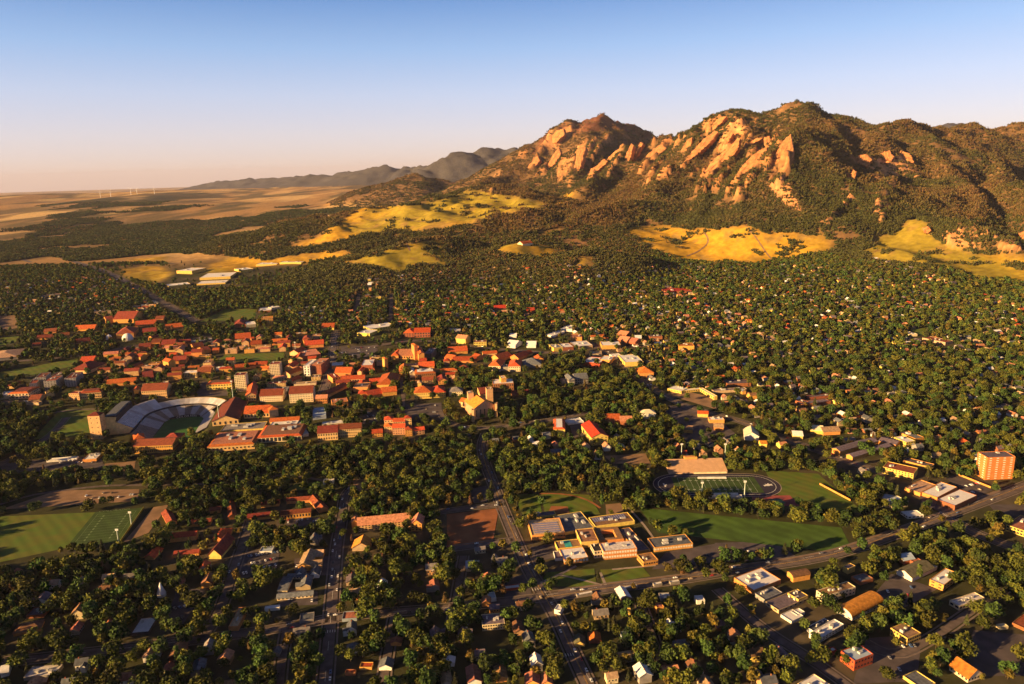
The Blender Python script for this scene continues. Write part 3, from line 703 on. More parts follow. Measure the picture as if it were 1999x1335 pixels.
    if win:
        rows, cols = win[0], win[1]; fx, fz = (win[2], win[3]) if len(win) > 2 else (.55, .5)
        hh = h - .6; sz = hh / rows * fz
        spans = [('front', w, cols)]
        if sides:
            c2 = max(1, round(cols * d / w)); side = 'left' if (A[0] + w / 2) > 0 else 'right'
            if rows * (cols + c2) <= 100: spans.append((side, d, c2))
        for side, Ln, n_ in spans:
            sx = Ln / n_ * fx; wm = win_mesh(sx, sz, glass)
            for r in range(rows):
                for c_ in range(n_):
                    o = link('window', wm, kids_parent); u = Ln * (c_ + .5) / n_; z = .5 + hh * (r + .5) / rows
                    if side == 'front': o.location = (u, -.03, z)
                    elif side == 'left': o.location = (-.03, u, z); o.rotation_euler = (0, 0, -math.pi / 2)
                    else: o.location = (w + .03, u, z); o.rotation_euler = (0, 0, math.pi / 2)
    r = random.Random(seed * 7 + 3)
    if roof == 'flat' and units == 0 and min(w, d) > 9 and h > 3.5: units = r.randint(1, 3)
    ztop = h - .6 if roof == 'flat' and not court else (h + .25 if roof == 'flat' else h + min(4.5, min(w, d) * .22) * .55 - .15)
    for k in range(units):
        sx, sy, sz = r.uniform(.05, .13) * w, r.uniform(.1, .2) * d, r.uniform(1.2, 2.6)
        x, y = r.uniform(.15, .75) * w, r.uniform(.2, .7) * d
        if court and court[0] * w - sx < x < court[2] * w and court[1] * d - sy < y < court[3] * d: continue
        put('roof_unit', boxes([(x, y, ztop - .02, x + sx, y + sy, ztop + sz)]), UNIT, kids_parent)
    return wa, ro, (w, d, h, loc, rz)
def solid_px(fr, extra=0):
    A, e1, e2, w, d, zg, zt = fr
    c = [A, A + e1 * w, A + e1 * w + e2 * d, A + e2 * d]
    lo = np.array([(p[0], p[1], zg) for p in c]); hi = np.array([(p[0], p[1], zt + extra) for p in c])
    X, Y = project(np.concatenate([lo, hi])); pts = list(zip(X, Y))
    m = 2.0
    cc = sum(c) / 4; fo = np.array([(*(p + (p - cc) / np.linalg.norm(p - cc) * m), zg) for p in c]); FX, FY = project(fo)
    return list(zip(FX, FY)), hull(pts), A[1] + d * .5, cc
NB = [0]
def B(desc, x0, y0, x1, y1, hp, dp, roof='gable', wall='sand', rf='tile', win=None, lm=None, cat='building', name='building', group=None, prob=.9, **kw):
    fr = frame(x0, y0, x1, y1, hp, dp)
    A, e1, e2, w, d, zg, zt = fr
    root = bpy.data.objects.new(name, None); COL.objects.link(root); root.empty_display_size = 1
    root.location = (A[0], A[1], zg); root.rotation_euler = (0, 0, math.atan2(e1[1], e1[0]))
    NB[0] += 1
    wing(root, fr, roof, wall, rf, win, seed=NB[0], **kw)
    f, s_, dep, cc = solid_px(fr, 3 if roof in ('gable', 'hip', 'gableperp', 'barrel') else 0); protect(f, s_, dep, prob)
    pos = np.array([cc[0], cc[1], zg])
    LABELS.append((root, desc, cat, group, pos))
    if lm: LANDMARKS.append((pos, lm))
    return root, fr
def complex_(name, desc, cat, wings, lm=None, prob=.95):
    """one large building of several wings: each wing is a part, its roof and windows sub-parts"""
    frs = [frame(*w_[:6]) for w_ in wings]
    A0 = frs[0][0]; zg = min(f[5] for f in frs)
    root = bpy.data.objects.new(name, None); COL.objects.link(root); root.location = (A0[0], A0[1], zg); root.empty_display_size = 1
    pos = []
    for w_, fr in zip(wings, frs):
        A, e1, e2, w, d, z, zt = fr
        kw = w_[6]; NB[0] += 1
        wa, ro, _ = wing(root, fr, kw.get('roof', 'flat'), kw.get('wall', 'sand'), kw.get('rf', 'tile'), kw.get('win'), sub=True, names=(kw.get('part', 'wing'), 'roof'), seed=NB[0], units=kw.get('units', 0), skirt=kw.get('skirt'), court=kw.get('court'), rise=kw.get('rise'), glass=kw.get('glass', GLASS), sides=kw.get('sides', True))
        wa.location = Vector((A[0], A[1], z)) - root.location; wa.rotation_euler = (0, 0, math.atan2(e1[1], e1[0]))
        if kw.get('extra'): kw['extra'](wa, w, d, zt - z)
        f, s_, dep, cc = solid_px(fr, 2); protect(f, s_, dep, prob); pos.append([cc[0], cc[1], z])
    p = np.mean(pos, 0); LABELS.append((root, desc, cat, None, p))
    if lm: LANDMARKS.append((p, lm))
    return root, frs
# ------------------------------------------------------------------ school with the solar roof
def solar(wa, w, d, h):
    L = []
    n_ = int(d * .74 / 5.2)
    for k in range(n_):
        y = d * .13 + k * 5.2; L.append((w * .10, y, h - .58, w * .88, y + 3.0, h - .2))
    V, F = boxes(L)
    o = link('solar_panel', mesh_np('solar_panel', V, F, SOLAR), wa)
def stripe(wa, w, d, h):
    V, F = boxes([(w * .34, .6, h - .55, w * .62, d - .6, h - .38)]); link('skylight', mesh_np('skylight', V, F, ROOF['teal']), wa)
def half_solar(wa, w, d, h):
    V, F = boxes([(w * (.06 + .06 * k), d * .45, h - .5, w * (.1 + .06 * k), d * .9, h - .3) for k in range(14)]); link('solar_panel', mesh_np('solar_panel', V, F, SOLAR), wa)
complex_('school', 'large orange brick school of many flat wings with a striped solar roof', 'school', [
 (1038.5,1044.5,1103.4,1039.3,11,30,dict(wall='orange',rf='tan',extra=solar,units=-1,win=(1,22,.7,.25),sides=False)),
 (1033,1011,1086,1005,3,8,dict(wall='yellow',rf='purple',units=3)),
 (1103.4,1038.5,1160,1029,6,36,dict(wall='yellow',rf='slate',units=4)),
 (1162,1027,1239,1016,7,19,dict(wall='yellow',rf='brown',extra=half_solar,units=4)),
 (1134.6,1058,1169,1055,12,26,dict(wall='yellow',rf='brown',units=2)),
 (1170.6,1055,1218,1051.5,8,25,dict(wall='orange',rf='brown',court=(.22,.16,.74,.78))),
 (1244.5,1076,1269,1071.5,7,50,dict(wall='orange',rf='purple',units=3)),
 (1178,1076,1243.4,1070,17,17,dict(wall='orange',rf='mottled',win=(2,13,.72,.5),glass=GLASSW,units=2)),
 (1160,1076,1177,1074,14,15,dict(wall='cream',rf='black',win=(2,3))),
 (1256,1097,1284.6,1092,10,17,dict(wall='orange',rf='brown',win=(1,6,.6,.3))),
 (1102,1093,1148.8,1087.3,9,22,dict(wall='orange',rf='white',win=(1,8,.6,.5),glass=GLASSW)),
 (1088.8,1070.5,1136,1065.5,7,15,dict(wall='yellow',rf='brown',extra=stripe)),
 (1084,1091,1099,1090,4,15,dict(wall='white',rf='purple')),
 (1277.5,1068.8,1352.5,1060,9,20,dict(wall='orange',rf='slate',win=(1,15,.7,.45),glass=GLASSW,units=5)),
], lm='the solar-roofed school')

# ------------------------------------------------------------------ foreground of the campus
B('long flat campus hall with red tile edge and pale brown deck',406,872.8,497.5,866,10,26,'skirt','sand','rose',(1,12,.5,.3),'the brown-decked hall',units=4)
B('flat grey-decked hall with white rooftop boxes',430,841,514,835,4,13,'flat','yellow','grey',None,None,units=7)
B('flat campus hall with red tile edge and tall dark bays',503.5,854.8,589,849.5,10,23,'skirt','cream','brown',(1,11,.72,.75),'the hall with dark bays',units=4)
B('white rooftop pavilion block',527,831,579,828,5,8,'flat','white','white',None,None,units=3)
B('low red-roofed block',527,823,584,819,4,5,'gable','sand','tile')
B('long pale blue metal hall',588,848,603,845,6,34,'flat','blue','blue',None,'the pale blue hall',units=2)
B('bluish white shed with sloping roof',611,812,637,809,8,16,'flat','blue','blue',None,'the bluish shed',units=1)
B('low cream block with white roof units',629,829,671,824,5,6,'flat','cream','white',units=4)
B('long sandstone hall with arched windows and red roof',621,846,660,843,15,11,'gable','sand','maroon',(2,8,.45,.5),'the long sandstone hall')
B('sandstone hall with rows of small windows',661,838,706,835,17,8,'gable','sand','maroon',(3,11,.45,.45))
B('stepped red-roofed dormitory',751,820,768,819,16,6,'hip','sand','tile',(3,3,.4,.4)); B('stepped red-roofed dormitory',768,823,791,822,14,5,'gable','sand','tile',(3,5,.4,.4)); B('tall red-roofed dormitory tower',791,817,804,816,18,5,'hip','sand','tile',(4,3,.4,.4),'the stepped dormitory')
B('stepped red-roofed dormitory',751,833,766,832,14,6,'hip','sand','tile',(3,3,.4,.4)); B('stepped red-roofed dormitory',767,835,791,834,14,6,'gable','pink','tile',(3,5,.4,.4)); B('stepped red-roofed dormitory',792,839,805,838,13,6,'hip','orange','tile',(3,3,.4,.4))
B('stepped red-roofed dormitory',806,841,829,838,9,5,'gable','pink','tile',(2,4,.4,.4)); B('small orange dormitory wing',727,846,747,844,8,6,'gable','orange','tile',(2,4,.4,.4))
B('long white flat shed by the car park',91,899,150,894,4,4,'flat','white','white'); B('white and blue workshop roof',162,897,189,895,6,12,'flat','orange','white',None,'the white workshop')
B('great red gabled fieldhouse beside the stadium bowl',415,823,466,818,9,36,'gableperp','sand','maroon',(1,5,.4,.6),'the red fieldhouse',rise=9)
B('long red-roofed gymnasium with arched windows',477,808,526,805,9,11,'gable','sand','tile',(1,8,.5,.6),'the red gymnasium'); B('square red-roofed end tower',526.5,801,544,798,14,7,'hip','sand','tile')
B('sandstone athletic centre with red pavilions at the open end of the stadium',263,871,338,867.5,15,14,'gable','orange','maroon',(2,18,.5,.4),'the athletic centre',rise=5)
B('red hipped pavilion',262.5,858,283,857,6,9,'hip','orange','tile',rise=5); B('red hipped pavilion',322,856,350,855,8,10,'hip','orange','maroon',rise=5)
B('tall sandstone lift tower with red cap at the stadium corner',178,812,201,811,46,6,'hip','sand','maroon',(5,2,.15,.2),'the sandstone lift tower')
# engineering blocks
B('cream engineering block with long dark red roof',508,773,552,771,12,9,'gable','cream','maroon',(3,10,.55,.4),'the cream engineering block')
B('tall cream engineering block with window rows',566,769,612,766,18,10,'gable','cream','maroon',(4,9,.5,.35))
B('sandstone wing with sloped red roof',481,772,500,770,12,22,'gableperp','sand','tile',(2,4,.4,.5)); B('grey flat linking roof',514,765,561,762,2,7,'flat','grey','grey',units=3)
B('sandstone rear block with square windows',522,749,558,747,9,4,'flat','sand','maroon',(3,10,.45,.45)); B('low cream rear block',574,750,617,747,5,4,'flat','cream','tan')
B('cream slab tower with a grid of square windows, standing on the west lawn',460.5,733,482,731.5,32,6,'flat','cream','maroon',(9,6,.5,.45),'the west slab tower',units=1)
B('cream slab tower with a grid of square windows, beside the red zigzag row',528.5,711,548,710,29,5,'flat','cream','maroon',(9,6,.5,.45),'the east slab tower',units=1)
B('yellow L-shaped hall with long brown roof',404,751,453,748,11,7,'skirt','yellow','brown',(2,9,.6,.4))
B('sandstone dormitory with long red roof and cream stair towers',278,763,327,760,17,9,'gable','sand','maroon',(3,12,.45,.35),'the sandstone dormitory')
B('cream stair tower',279,752,287,751,8,3,'flat','cream','cream'); B('cream stair tower',319,748,328,747,9,4,'flat','cream','cream')
B('yellow lit gable beside the dormitory',262,762,270,761,7,6,'gableperp','yellow','tile')
B('diagonal red-roofed lodge',626,768,641,770,6,22,'gableperp','orange','maroon'); B('small brick hall',617,778,639,777,10,5,'gable','orange','rose',(2,5)); B('low orange hall with white roof strip',649,786,680,782,9,7,'flat','orange','rose',(2,8,.5,.3))
for i,(a,b,c,d_,h_,p_) in enumerate([(552,729,567,731,7,12),(556,717,572,717,6,9),(563,703,573,703,6,7),(566,688,583,689,6,8),(576,700,591,699,6,8),(560,742,572,744,5,9)]):
    B('zigzag red-roofed house row',a,b,c,d_,h_,p_,'gableperp','sand','tile',None,'the red zigzag row' if i==1 else None)
B('dark brick and white library block',594,714,606,714,20,12,'flat','white','white',(4,2,.4,.6)); B('dark brick block with tan deck',606,712,628,712,20,13,'flat','brick','rose',(5,4,.2,.3),'the dark brick block',units=2)
B('broad brick flat building',592,695,627,690,8,12,'flat','brick','rose')
for q in [(460,718,500,713,5,4),(497,712,521,711,5,4),(508,719,528,719,4,3),(490,673,511,671,5,5),(531,669,561,667,5,4),(595,674,632,671,6,5),(460,662,490,659,5,6),(491,661,497,660,4,3),(594,666,602,665,8,3)]:
    B('low red-roofed campus hall',*q,'gable','orange','tile')
# centre of the campus
B('red-roofed arcade wing',667,741,712,739,6,5,'gable','sand','tile',(1,9,.5,.5)); B('orange campus wing',650,738,666,735,10,9,'flat','orange','tile',(2,3)); B('orange campus wing',654,727,685,727,7,7,'gable','orange','tile'); B('orange campus wing',648,714,671,712,7,7,'flat','orange','white',units=2)
B('narrow red-roofed wing',698,725,706,725,8,24,'gableperp','sand','tile'); B('flat white-roofed campus block',706,713,728,712,13,11,'flat','brick','white',None,'the white-roofed campus block',units=3); B('orange campus wing',722,723,732,722,8,8,'flat','orange','tile')
B('tall brick library tower',810,675,817,674,28,5,'hip','orange','tile',None,'the brick library tower'); B('orange gabled library hall',818,691,829,690,16,13,'gableperp','orange','tile'); B('long library hall with pale red roof',778,694,816,694,7,8,'gable','orange','rose',(1,8)); B('orange library wing',764,694,778,694,8,11,'hip','orange','tile'); B('tan terrace wing',790,714,828,713,4,4,'flat','tan','tan'); B('dark brick library block',829,690,844,690,12,11,'flat','dark','purple')
B('slim red tower',752,701,758,700,24,4,'hip','orange','tile'); B('orange gabled theatre',780,724,797,723,11,10,'gableperp','orange','tile'); B('white gabled roof hall',801,727,811,726,10,7,'gableperp','cream','white'); B('flat hall with white roof frames',811,730,851,727,12,8,'skirt','brick','white',(2,10,.5,.3),units=6)
for q in [(818,716,848,714,5,6),(820,705,833,704,8,4)]: B('red-roofed library annex',*q,'gable','orange','tile')
B('large red hipped student centre with dark court',736,751,772,750,9,20,'hip','orange','tile',None,'the red student centre',rise=9); B('student centre wing',720,773,747,767,6,8,'gable','orange','tile'); B('student centre wing',747,766,775,763,8,7,'gable','orange','tile'); B('student centre wing',700,769,716,768,9,6,'hip','orange','tile'); B('student centre wing with tan terrace roof',690,756,719,755,9,9,'flat','orange','tan'); B('student centre wing',699,752,715,751,5,9,'hip','orange','tile'); B('student centre wing',722,745,752,742,4,4,'gable','orange','tile')
B('yellow stone hall with red hipped roof',809,767,843,765.5,12,10,'hip','yellow','tile',(2,9,.4,.4),'the yellow stone hall'); B('yellow stone bell tower',816,748,823.5,747.5,16,4,'hip','yellow','tan'); B('yellow stone hall wing with red roof',844,767,870,765,10,11,'hip','yellow','tile',(2,7,.4,.4)); B('pale cream mansion with grey roof frames',877,765,903,764,8,7,'hip','cream','grey',(2,7,.4,.4))
# the great auditorium
complex_('auditorium', 'big yellow stone auditorium with steep orange roof and square towers', 'auditorium', [
 (927,797,966,789,22,18,dict(roof='gableperp',wall='pink',rf='orange',win=(1,5,.25,.6),rise=11,part='nave',sides=False)),
 (915,768,926,767,36,5,dict(roof='flat',wall='pink',rf='tan',part='tower')),
 (951,760,963,759,28,5,dict(roof='flat',wall='pink',rf='tan',part='tower')),
 (921,800,926,800,24,3,dict(roof='flat',wall='pink',rf='tan',part='turret')),
 (966.5,788,971,788,26,3,dict(roof='flat',wall='pink',rf='tan',part='turret')),
 (897,783,914,787,10,7,dict(roof='gable',wall='sand',rf='tile',part='side_hall')),
 (938,770,960,768,8,14,dict(roof='gable',wall='sand',rf='maroon',part='stage_house'))], lm='the yellow auditorium')
B('round-fronted red brick hall with white parapet',963,749,1003,747,16,9,'flat','brick','white',(2,9,.35,.5),'the round brick hall'); B('square brick clock tower',979,738,989,737,24,5,'flat','orange','cream')
B('grey stone gabled hall',1111,741,1122,740,12,9,'gableperp','grey','slate',(2,3),None); B('grey stone gabled hall among dark trees',1123,740,1148,738,10,8,'gable','grey','slate',(2,6),'the grey stone hall'); B('low stone wing',1097,744,1110,743,5,6,'flat','grey','tan')
for q in [(954,714,977,715,10,12),(993,715,1016,715,10,11)]: B('cream hall with bright red hipped roof',*q,'hip','cream','tile',(2,6,.4,.4),'the red hipped hall' if q[0]==954 else None)
B('grey linking block',977,716,993,716,8,5,'flat','grey','slate'); B('low grey slate-roofed hall',1021,712,1057,711,6,9,'hip','grey','slate'); B('long red roof among trees',1000,772,1032,770,4,7,'gable','brick','maroon')
for q in [(958,697,975,701,6,12),(996,696,1012,699,6,10),(1010,691,1022,694,5,9),(1046,702,1062,701,6,6)]: B('orange red-roofed lodge',*q,'gableperp','orange','tile')
for q in [(876,687,913,684,6,6),(868,698,884,701,5,6),(884,704,930,703,5,5),(921,695,931,698,7,7)]: B('red-roofed campus row',*q,'gable','orange','tile')
B('red brick hall with twin hipped roofs',788,650,808,650,8,7,'hip','brick','tile',(2,4),'the twin-hipped red hall'); B('red brick hall wing',809,649,840,648,10,5,'gable','brick','red',(2,6))
B('flat white roof at the street bend',877,646,899,645,3,5,'flat','cream','white'); B('yellow corner building with brick gable',890,660,909,662,10,5,'gable','yellow','rose'); B('yellow terrace building',925,668,950,667,9,5,'flat','yellow','rose',(2,8),'the yellow terrace')
for q in [(988,672,1006,674,6,8),(1028,673,1046,673,6,5),(1240,660,1252,660,6,5),(995,656,1008,656,4,4)]: B('white house with complex roof',*q,'gable','white','white')
# shops of the hill district
for ds,q,rf_,wl_,rr,lm_ in [('white flat shop row',(1066,653,1081,655,4,11),'flat','white','white',None),('white flat shop row',(1095,641,1117,643,5,8),'flat','white','white',None),('orange brick corner shop',(1114,658,1136,658,7,6),'flat','orange','rose',None),('yellow shop building',(1081,679,1099,677,8,8),'flat','yellow','mottled','the yellow shop'),
 ('brick shop with white roof',(1099,678,1120,676,7,8),'flat','brick','white',None),('white shop with roof boxes',(1124,676,1157,673,6,10),'flat','tan','white',None),('orange two-storey shop block',(1175,674,1212,673,8,8),'flat','orange','white','the orange shop block'),('tan low shop',(1150,691,1175,691,4,6),'flat','tan','tan',None),
 ('white roof with a red shopfront',(1138,706,1171,709,7,11),'flat','red','white','the red shopfront'),('brick shop row',(1170,701,1192,703,8,8),'flat','orange','white',None),('big white commercial roof',(1220,707,1256,705,9,15),'flat','yellow','white','the big white shop roof'),('white flat shop row',(1200,697,1217,695,5,7),'flat','white','white',None),
 ('orange domed-front restaurant',(1247,728,1276,727,10,9),'hip','orange','orange','the orange restaurant'),('tan long shop',(1266,707,1292,705,5,4),'flat','tan','tan',None),('flat orange apartment block',(1325,675,1355,675,9,6),'flat','orange','orange','the flat orange block'),('dark brick apartment row',(1268,657,1293,656,6,5),'flat','brick','purple',None),
 ('brick apartment row',(1205,652,1222,655,5,6),'gable','brick','rose',None),('brick apartment row',(1206,663,1224,666,5,6),'gable','brick','rose',None),('brick apartment row',(1226,665,1240,668,5,6),'gable','brick','rose',None),
 ('white villa by the road fork',(1253,808,1280,807,10,7),'hip','white','cream','the white villa'),('brown brick hall with red roof',(1182,818,1210,818,9,8),'gable','brick','tile','the brown brick hall'),('brown brick hall with red roof',(1211,822,1234,822,8,8),'gable','brick','rose',None),
 ('long purple-roofed apartment block',(1420,749,1466,747,7,8),'flat','brick','purple',None),('low purple-roofed apartment block',(1393,763,1458,759,5,4),'flat','tan','purple',None),('long dark apartment block',(1565,789,1622,782,6,6),'flat','brick','purple','the long dark apartments'),('long dark apartment block',(1552,781,1568,787,5,6),'flat','brick','purple',None),('long dark apartment block',(1580,775,1625,771,5,4),'flat','brick','purple',None),
 ('orange brick diner with white roof',(1385,819,1414,819,7,5),'flat','orange','white','the orange diner'),('yellow shop with red gable',(1362,807,1382,808,7,4),'gable','yellow','red',None),('tan gabled eatery',(1334,838,1352,839,7,6),'gable','orange','tan',None),('tan gabled eatery',(1394,834,1412,835,6,6),'gable','orange','tan',None),
 ('white and yellow gabled church',(1453,850,1481,852,9,13),'gableperp','white','cream','the white gabled church'),('small yellow house',(1485,866,1497,866,8,6),'gable','yellow','orange',None),('yellow gabled terrace',(1583,839,1606,841,7,8),'gable','yellow','cream','the yellow gables'),('tan-roofed terrace',(1607,843,1640,841,7,8),'gable','orange','tan',None),('white and yellow house',(1548,850,1567,851,7,9),'gable','yellow','white',None),
 ('red-edged white-roofed hostel',(1081,838,1103,838,13,20),'skirt','yellow','white','the white-roofed hostel'),('pale annex with pergola',(1109,826,1140,822,4,9),'flat','white','white',None),('low brown shed',(1084,838,1050,836,4,6),'flat','tan','tan',None)]:
    if q[0] > q[2]: continue
    B(ds,*q,rf_,wl_,rr,None,lm_)
B('tall yellow hostel with bright red gabled roof',1155,854,1187,851,16,27,'gableperp','yellow','red',(4,4,.35,.35),'the red-roofed hostel',rise=6)
for q in [(1303,758,1330,764,5,9),(1331,763,1370,758,5,3),(1365,757,1394,775,6,4)]: B('yellow-fronted motel wing with white roof',*q,'flat','yellow','white',(1,9,.4,.5),'the yellow motel' if q[0]==1331 else None)
# right-hand district
for q in [(1639,881,1686,867,9,10),(1664,892,1739,870,7,8),(1686,867,1713,861,6,9),(1715,860,1748,868,7,10)]: B('dark-roofed brick terrace',*q,'gable','orange','purple',None,'the dark-roofed terrace' if q[0]==1664 else None,rise=2.5)
B('white-roofed apartment slab',1768,863,1786,860,10,(1744,853),'flat','yellow','white',(2,4,.5,.4),'the white apartment slab'); B('dark-roofed slab',1786,856,1803,853,8,(1758,843),'flat','orange','slate')
B('long orange apartment block with balconies',1722,911,1782,925,13,(1732,900),'flat','yellow','maroon',(3,10,.45,.5),'the balcony apartments'); B('low purple-roofed apartment block',1762,898,1816,912,6,8,'flat','orange','purple')
B('orange brick apartment tower with white balcony columns',1922,893,1976,891,44,(1935,881),'flat','rust','purple',(10,4,.32,.36),'the orange apartment tower',units=1,glass=GLASSW)
complex_('clinic', 'sprawling white-roofed orange brick hall beside a blue-black car park', 'hall', [
 (1765,951,1796,962,7,(1785,932),dict(wall='orange',rf='tan',units=1)),(1797,960,1829,971,7,(1830,938),dict(wall='orange',rf='white',units=5)),(1828,974,1863,987,10,(1868,953),dict(wall='brick',rf='white',units=4))], lm='the white-roofed hall')
for q in [(1722,981,1746,985,8,(1718,962)),(1745,984,1772,978,10,(1738,970))]: B('pale grey courtyard office',*q,'flat','cream','blue',(2,5,.5,.4),'the courtyard office' if q[0]==1722 else None)
B('small white flat house',1772,1008,1803,1005,5,11,'flat','white','white',(1,4)); B('yellow office with dark window bands',1963,1024,2010,1040,12,(1992,1005),'flat','yellow','rose',(2,7,.7,.55),'the dark-banded office')
B('blue-roofed brick house',1763,1094,1784,1090,8,14,'gable','brick','blue'); B('small brick annex',1785,1098,1799,1093,7,8,'flat','brick','rose')
B('long green-roofed hall with white gable end',1780,1128,1822,1108,8,(1762,1108),'gable','white','olive',None,'the green-roofed hall',rise=4); B('white flat workshop',1824,1108,1829,1105,7,(1805,1094),'flat','white','white')
B('white-roofed yellow stone building',1841,1142,1871,1119,12,(1813,1132),'flat','orange','white',(2,5,.4,.4),'the white-roofed stone building',units=2)
B('pale office with roof machinery',1872,1183,1921,1166,9,(1853,1172),'flat','cream','mottled',(1,8,.6,.5),'the machinery-roofed office',units=8)
B('yellow office block with dark windows',1770,1246,1796.5,1235,15,(1734,1227),'flat','yellow','tan',(2,6,.55,.45),'the yellow office block',units=3)
B('bright red painted building with pale blue roof',1666.5,1290,1703,1276,20,(1638,1271),'flat','red','blue',(2,6,.4,.35),'the red painted building',units=4); B('small red shed with white roof',1624,1271,1633,1268,8,(1617,1265),'flat','red','white')
B('orange-roofed long shop',1889,1324,1917,1314,9,(1846,1302),'gableperp','cream','orange',(1,5,.5,.4),'the orange-roofed shop',rise=6)
B('orange barrel-roofed hall with white end wall',1663,1207,1724,1176,6,(1631.5,1188.5),'barrel','white','orange',(1,9,.5,.4),'the orange barrel-roofed hall',rise=6)
B('beige two-storey block with brown roof',1609,1163.5,1669,1145,15,(1589,1153.5),'flat','cream','brown',(2,9,.4,.35),'the beige block')
B('brown curved-roof hall',1548,1128,1581,1122,9,(1540,1117),'barrel','orange','brown',None,None,rise=3); B('narrow yellow house',1655,1110,1669,1104,11,(1647,1104),'flat','yellow','purple'); B('small brick flat shop',1679,1136,1704,1128.5,7,(1665,1123.5),'flat','brick','slate')
B('purple-roofed flat office with parapet',1520,1191,1576,1167,7,(1496,1173.5),'flat','tan','purple',(1,6,.4,.4),'the purple-roofed office',units=3); B('raised yellow-edged block',1558,1170,1577,1162,10,(1535,1158),'flat','yellow','purple')
B('large white-roofed brick store',1471,1152,1524,1131,9,(1436,1126),'flat','orange','white',None,'the white-roofed store',units=5); B('black flat roof store',1492,1170,1527,1156,8,(1472,1158),'flat','grey','slate',units=4)
B('white L-shaped canopy building',1545,1214,1568,1203,4,(1523,1201),'flat','white','white',None,'the white canopy building'); B('white flat arm of the canopy building',1556,1202,1571,1195,4,(1545,1194),'flat','white','white')
B('white shop terrace with dormers',1598,1247,1647,1218,9,(1581,1235),'flat','white','white',(2,8,.4,.4),'the white shop terrace',units=4); B('dark solar-roofed shop',1588,1232,1622,1214,8,(1576,1223),'flat','white','slate',units=3)
B('white flat roof at the bottom edge',1592,1358,1624,1338,8,(1550,1338),'flat','cream','white',units=4); B('filling station canopy with yellow edge',1801,1346,1826,1334,5,(1769,1317),'flat','yellow','slate',None,'the yellow-edged canopy')
B('dark red low store at the frame edge',1975,1215,2030,1240,6,(1990,1195),'flat','brick','maroon'); B('small cream kiosk by the road',1952,1224,1968,1222,6,7,'flat','cream','cream')
# near left quarter
B('long pink-roofed apartment house',699,1026,802,1016,12,14,'gable','sand','rose',(3,16,.5,.5),'the pink-roofed apartments',rise=6); B('orange gabled end block of the pink-roofed house',687,1019,700,1018,12,10,'gableperp','orange','rose'); B('orange gabled wing with balconies',803,1022,824,1022,15,14,'gableperp','orange','rose',(3,3,.4,.5),rise=5)
B('orange-roofed house',688,1069,722,1068,7,15,'gableperp','tan','orange',None,'the orange-roofed house',rise=6)
for q in [(583,1105,607,1104,10,27),(608,1086,630,1085,7,12),(608,1105,628,1103,7,9)]: B('tan hip-roofed wing of a U-shaped house',*q,'gable' if q[0]>600 else 'gableperp','orange','tan',None,'the tan U-shaped house' if q[0]==583 else None,rise=4)
for q in [(543,1153,561,1152,5,26),(562,1127,612,1126,4,6),(541,1168,611,1161,5,9)]: B('grey green wing of a low motel court',*q,'gable','cream','slate',(1,9,.4,.5) if q[0]!=543 else None,'the grey motel court' if q[0]==543 else None,rise=2)
for q in [(577,1123,594,1122,6,10),(605,1122,623,1121,7,12)]: B('grey gabled cottage',*q,'gableperp','white','slate',rise=4)
B('blue-grey flat garage',506,1077,531,1076,4,10,'flat','white','blue',None,'the blue-grey garage'); B('pale shed at the creek edge',631,942,652,940,5,7,'flat','white','white',None,'the pale creek shed')
for q in [(549,1005,607,999,10,8),(484,1011,540,1005,6,8),(370,1023,411,1019,6,8),(340,1083,388,1079,6,7),(410,997,430,995,6,6),(510,985,545,982,6,6),(560,978,612,974,6,6)]: B('long low apartment row with dark red roof',*q,'gable','orange','maroon',(1,10,.5,.5) if q[0] in (549,) else None,rise=2.5)
B('long dark red barrack seen end on',623,996,641,991,6,(630,966),'gableperp','orange','maroon'); B('long dark red barrack seen end on',447,1009,462,1006,6,(465,978),'gableperp','orange','maroon'); B('long dark red barrack seen end on',328,1022,346,1017,6,(350,992),'gableperp','orange','maroon')
B('red-roofed low hall with bright end',315,1052,383,1045,9,9,'gable','orange','tile',None,'the red-roofed low hall'); B('tall red roof with glowing west gable',406,1084,432,1084,7,32,'gableperp','yellow','maroon',None,'the tall red roof',rise=8); B('small orange red-roofed house',417,1051,432,1051,6,13,'gableperp','orange','tile'); B('small orange red-roofed house',283,1088,301,1088,5,17,'gableperp','orange','tile'); B('small orange red-roofed house',430,1042,450,1041,5,9,'gable','orange','tile')
B('white conical tent roof',304,1166,321,1165,2,(306,1158),'cone','white','white',None,'the white conical tent',cat='tent',name='conical_tent',rise=13)
B('flat white roof building in deep shade',257,1236,291,1233,5,(271,1207),'flat','dark','white',None,'the flat white roof',units=1); B('brown hipped house with orange gleam',27,1237,80,1226,6,16,'hip','orange','brown',None,'the brown hipped house'); B('dark flat house',52,1202,86,1199,6,(58,1186),'flat','brick','purple')
B('mottled white flat roof store',47,1322,108,1317,7,(60,1301),'flat','grey','mottled',None,'the mottled store',units=3); B('white arched tent hall at the corner',2,1318,18,1314,5,(12,1302),'barrel','white','white',None,None,rise=4)
B('narrow orange lit shop row',447,1223,466,1222,9,(470,1185),'flat','orange','tan',None,'the narrow orange shop row'); B('cream apartment block with balcony strips',942,1220,986,1216,12,21,'flat','cream','purple',(2,9,.6,.5),'the cream apartment block',units=4)
B('filling station roof with white and red stripe',983,1151,1024,1146,4,7,'flat','red','white',None,'the filling station'); B('blue white hip-roofed house',910,1109,934,1108,7,14,'hip','cream','blue',None,'the blue-white house')
for q in [(1127,1164,1157,1158,3,4),(1214,1151,1245,1146,3,4),(1277,1143,1293,1140,3,4),(1309,1139,1327,1136,3,4)]: B('long white covered walk roof',*q,'flat','grey','white')
B('white corner kiosk',1082,1189,1094,1192,9,12,'flat','white','white',None,'the white corner kiosk')
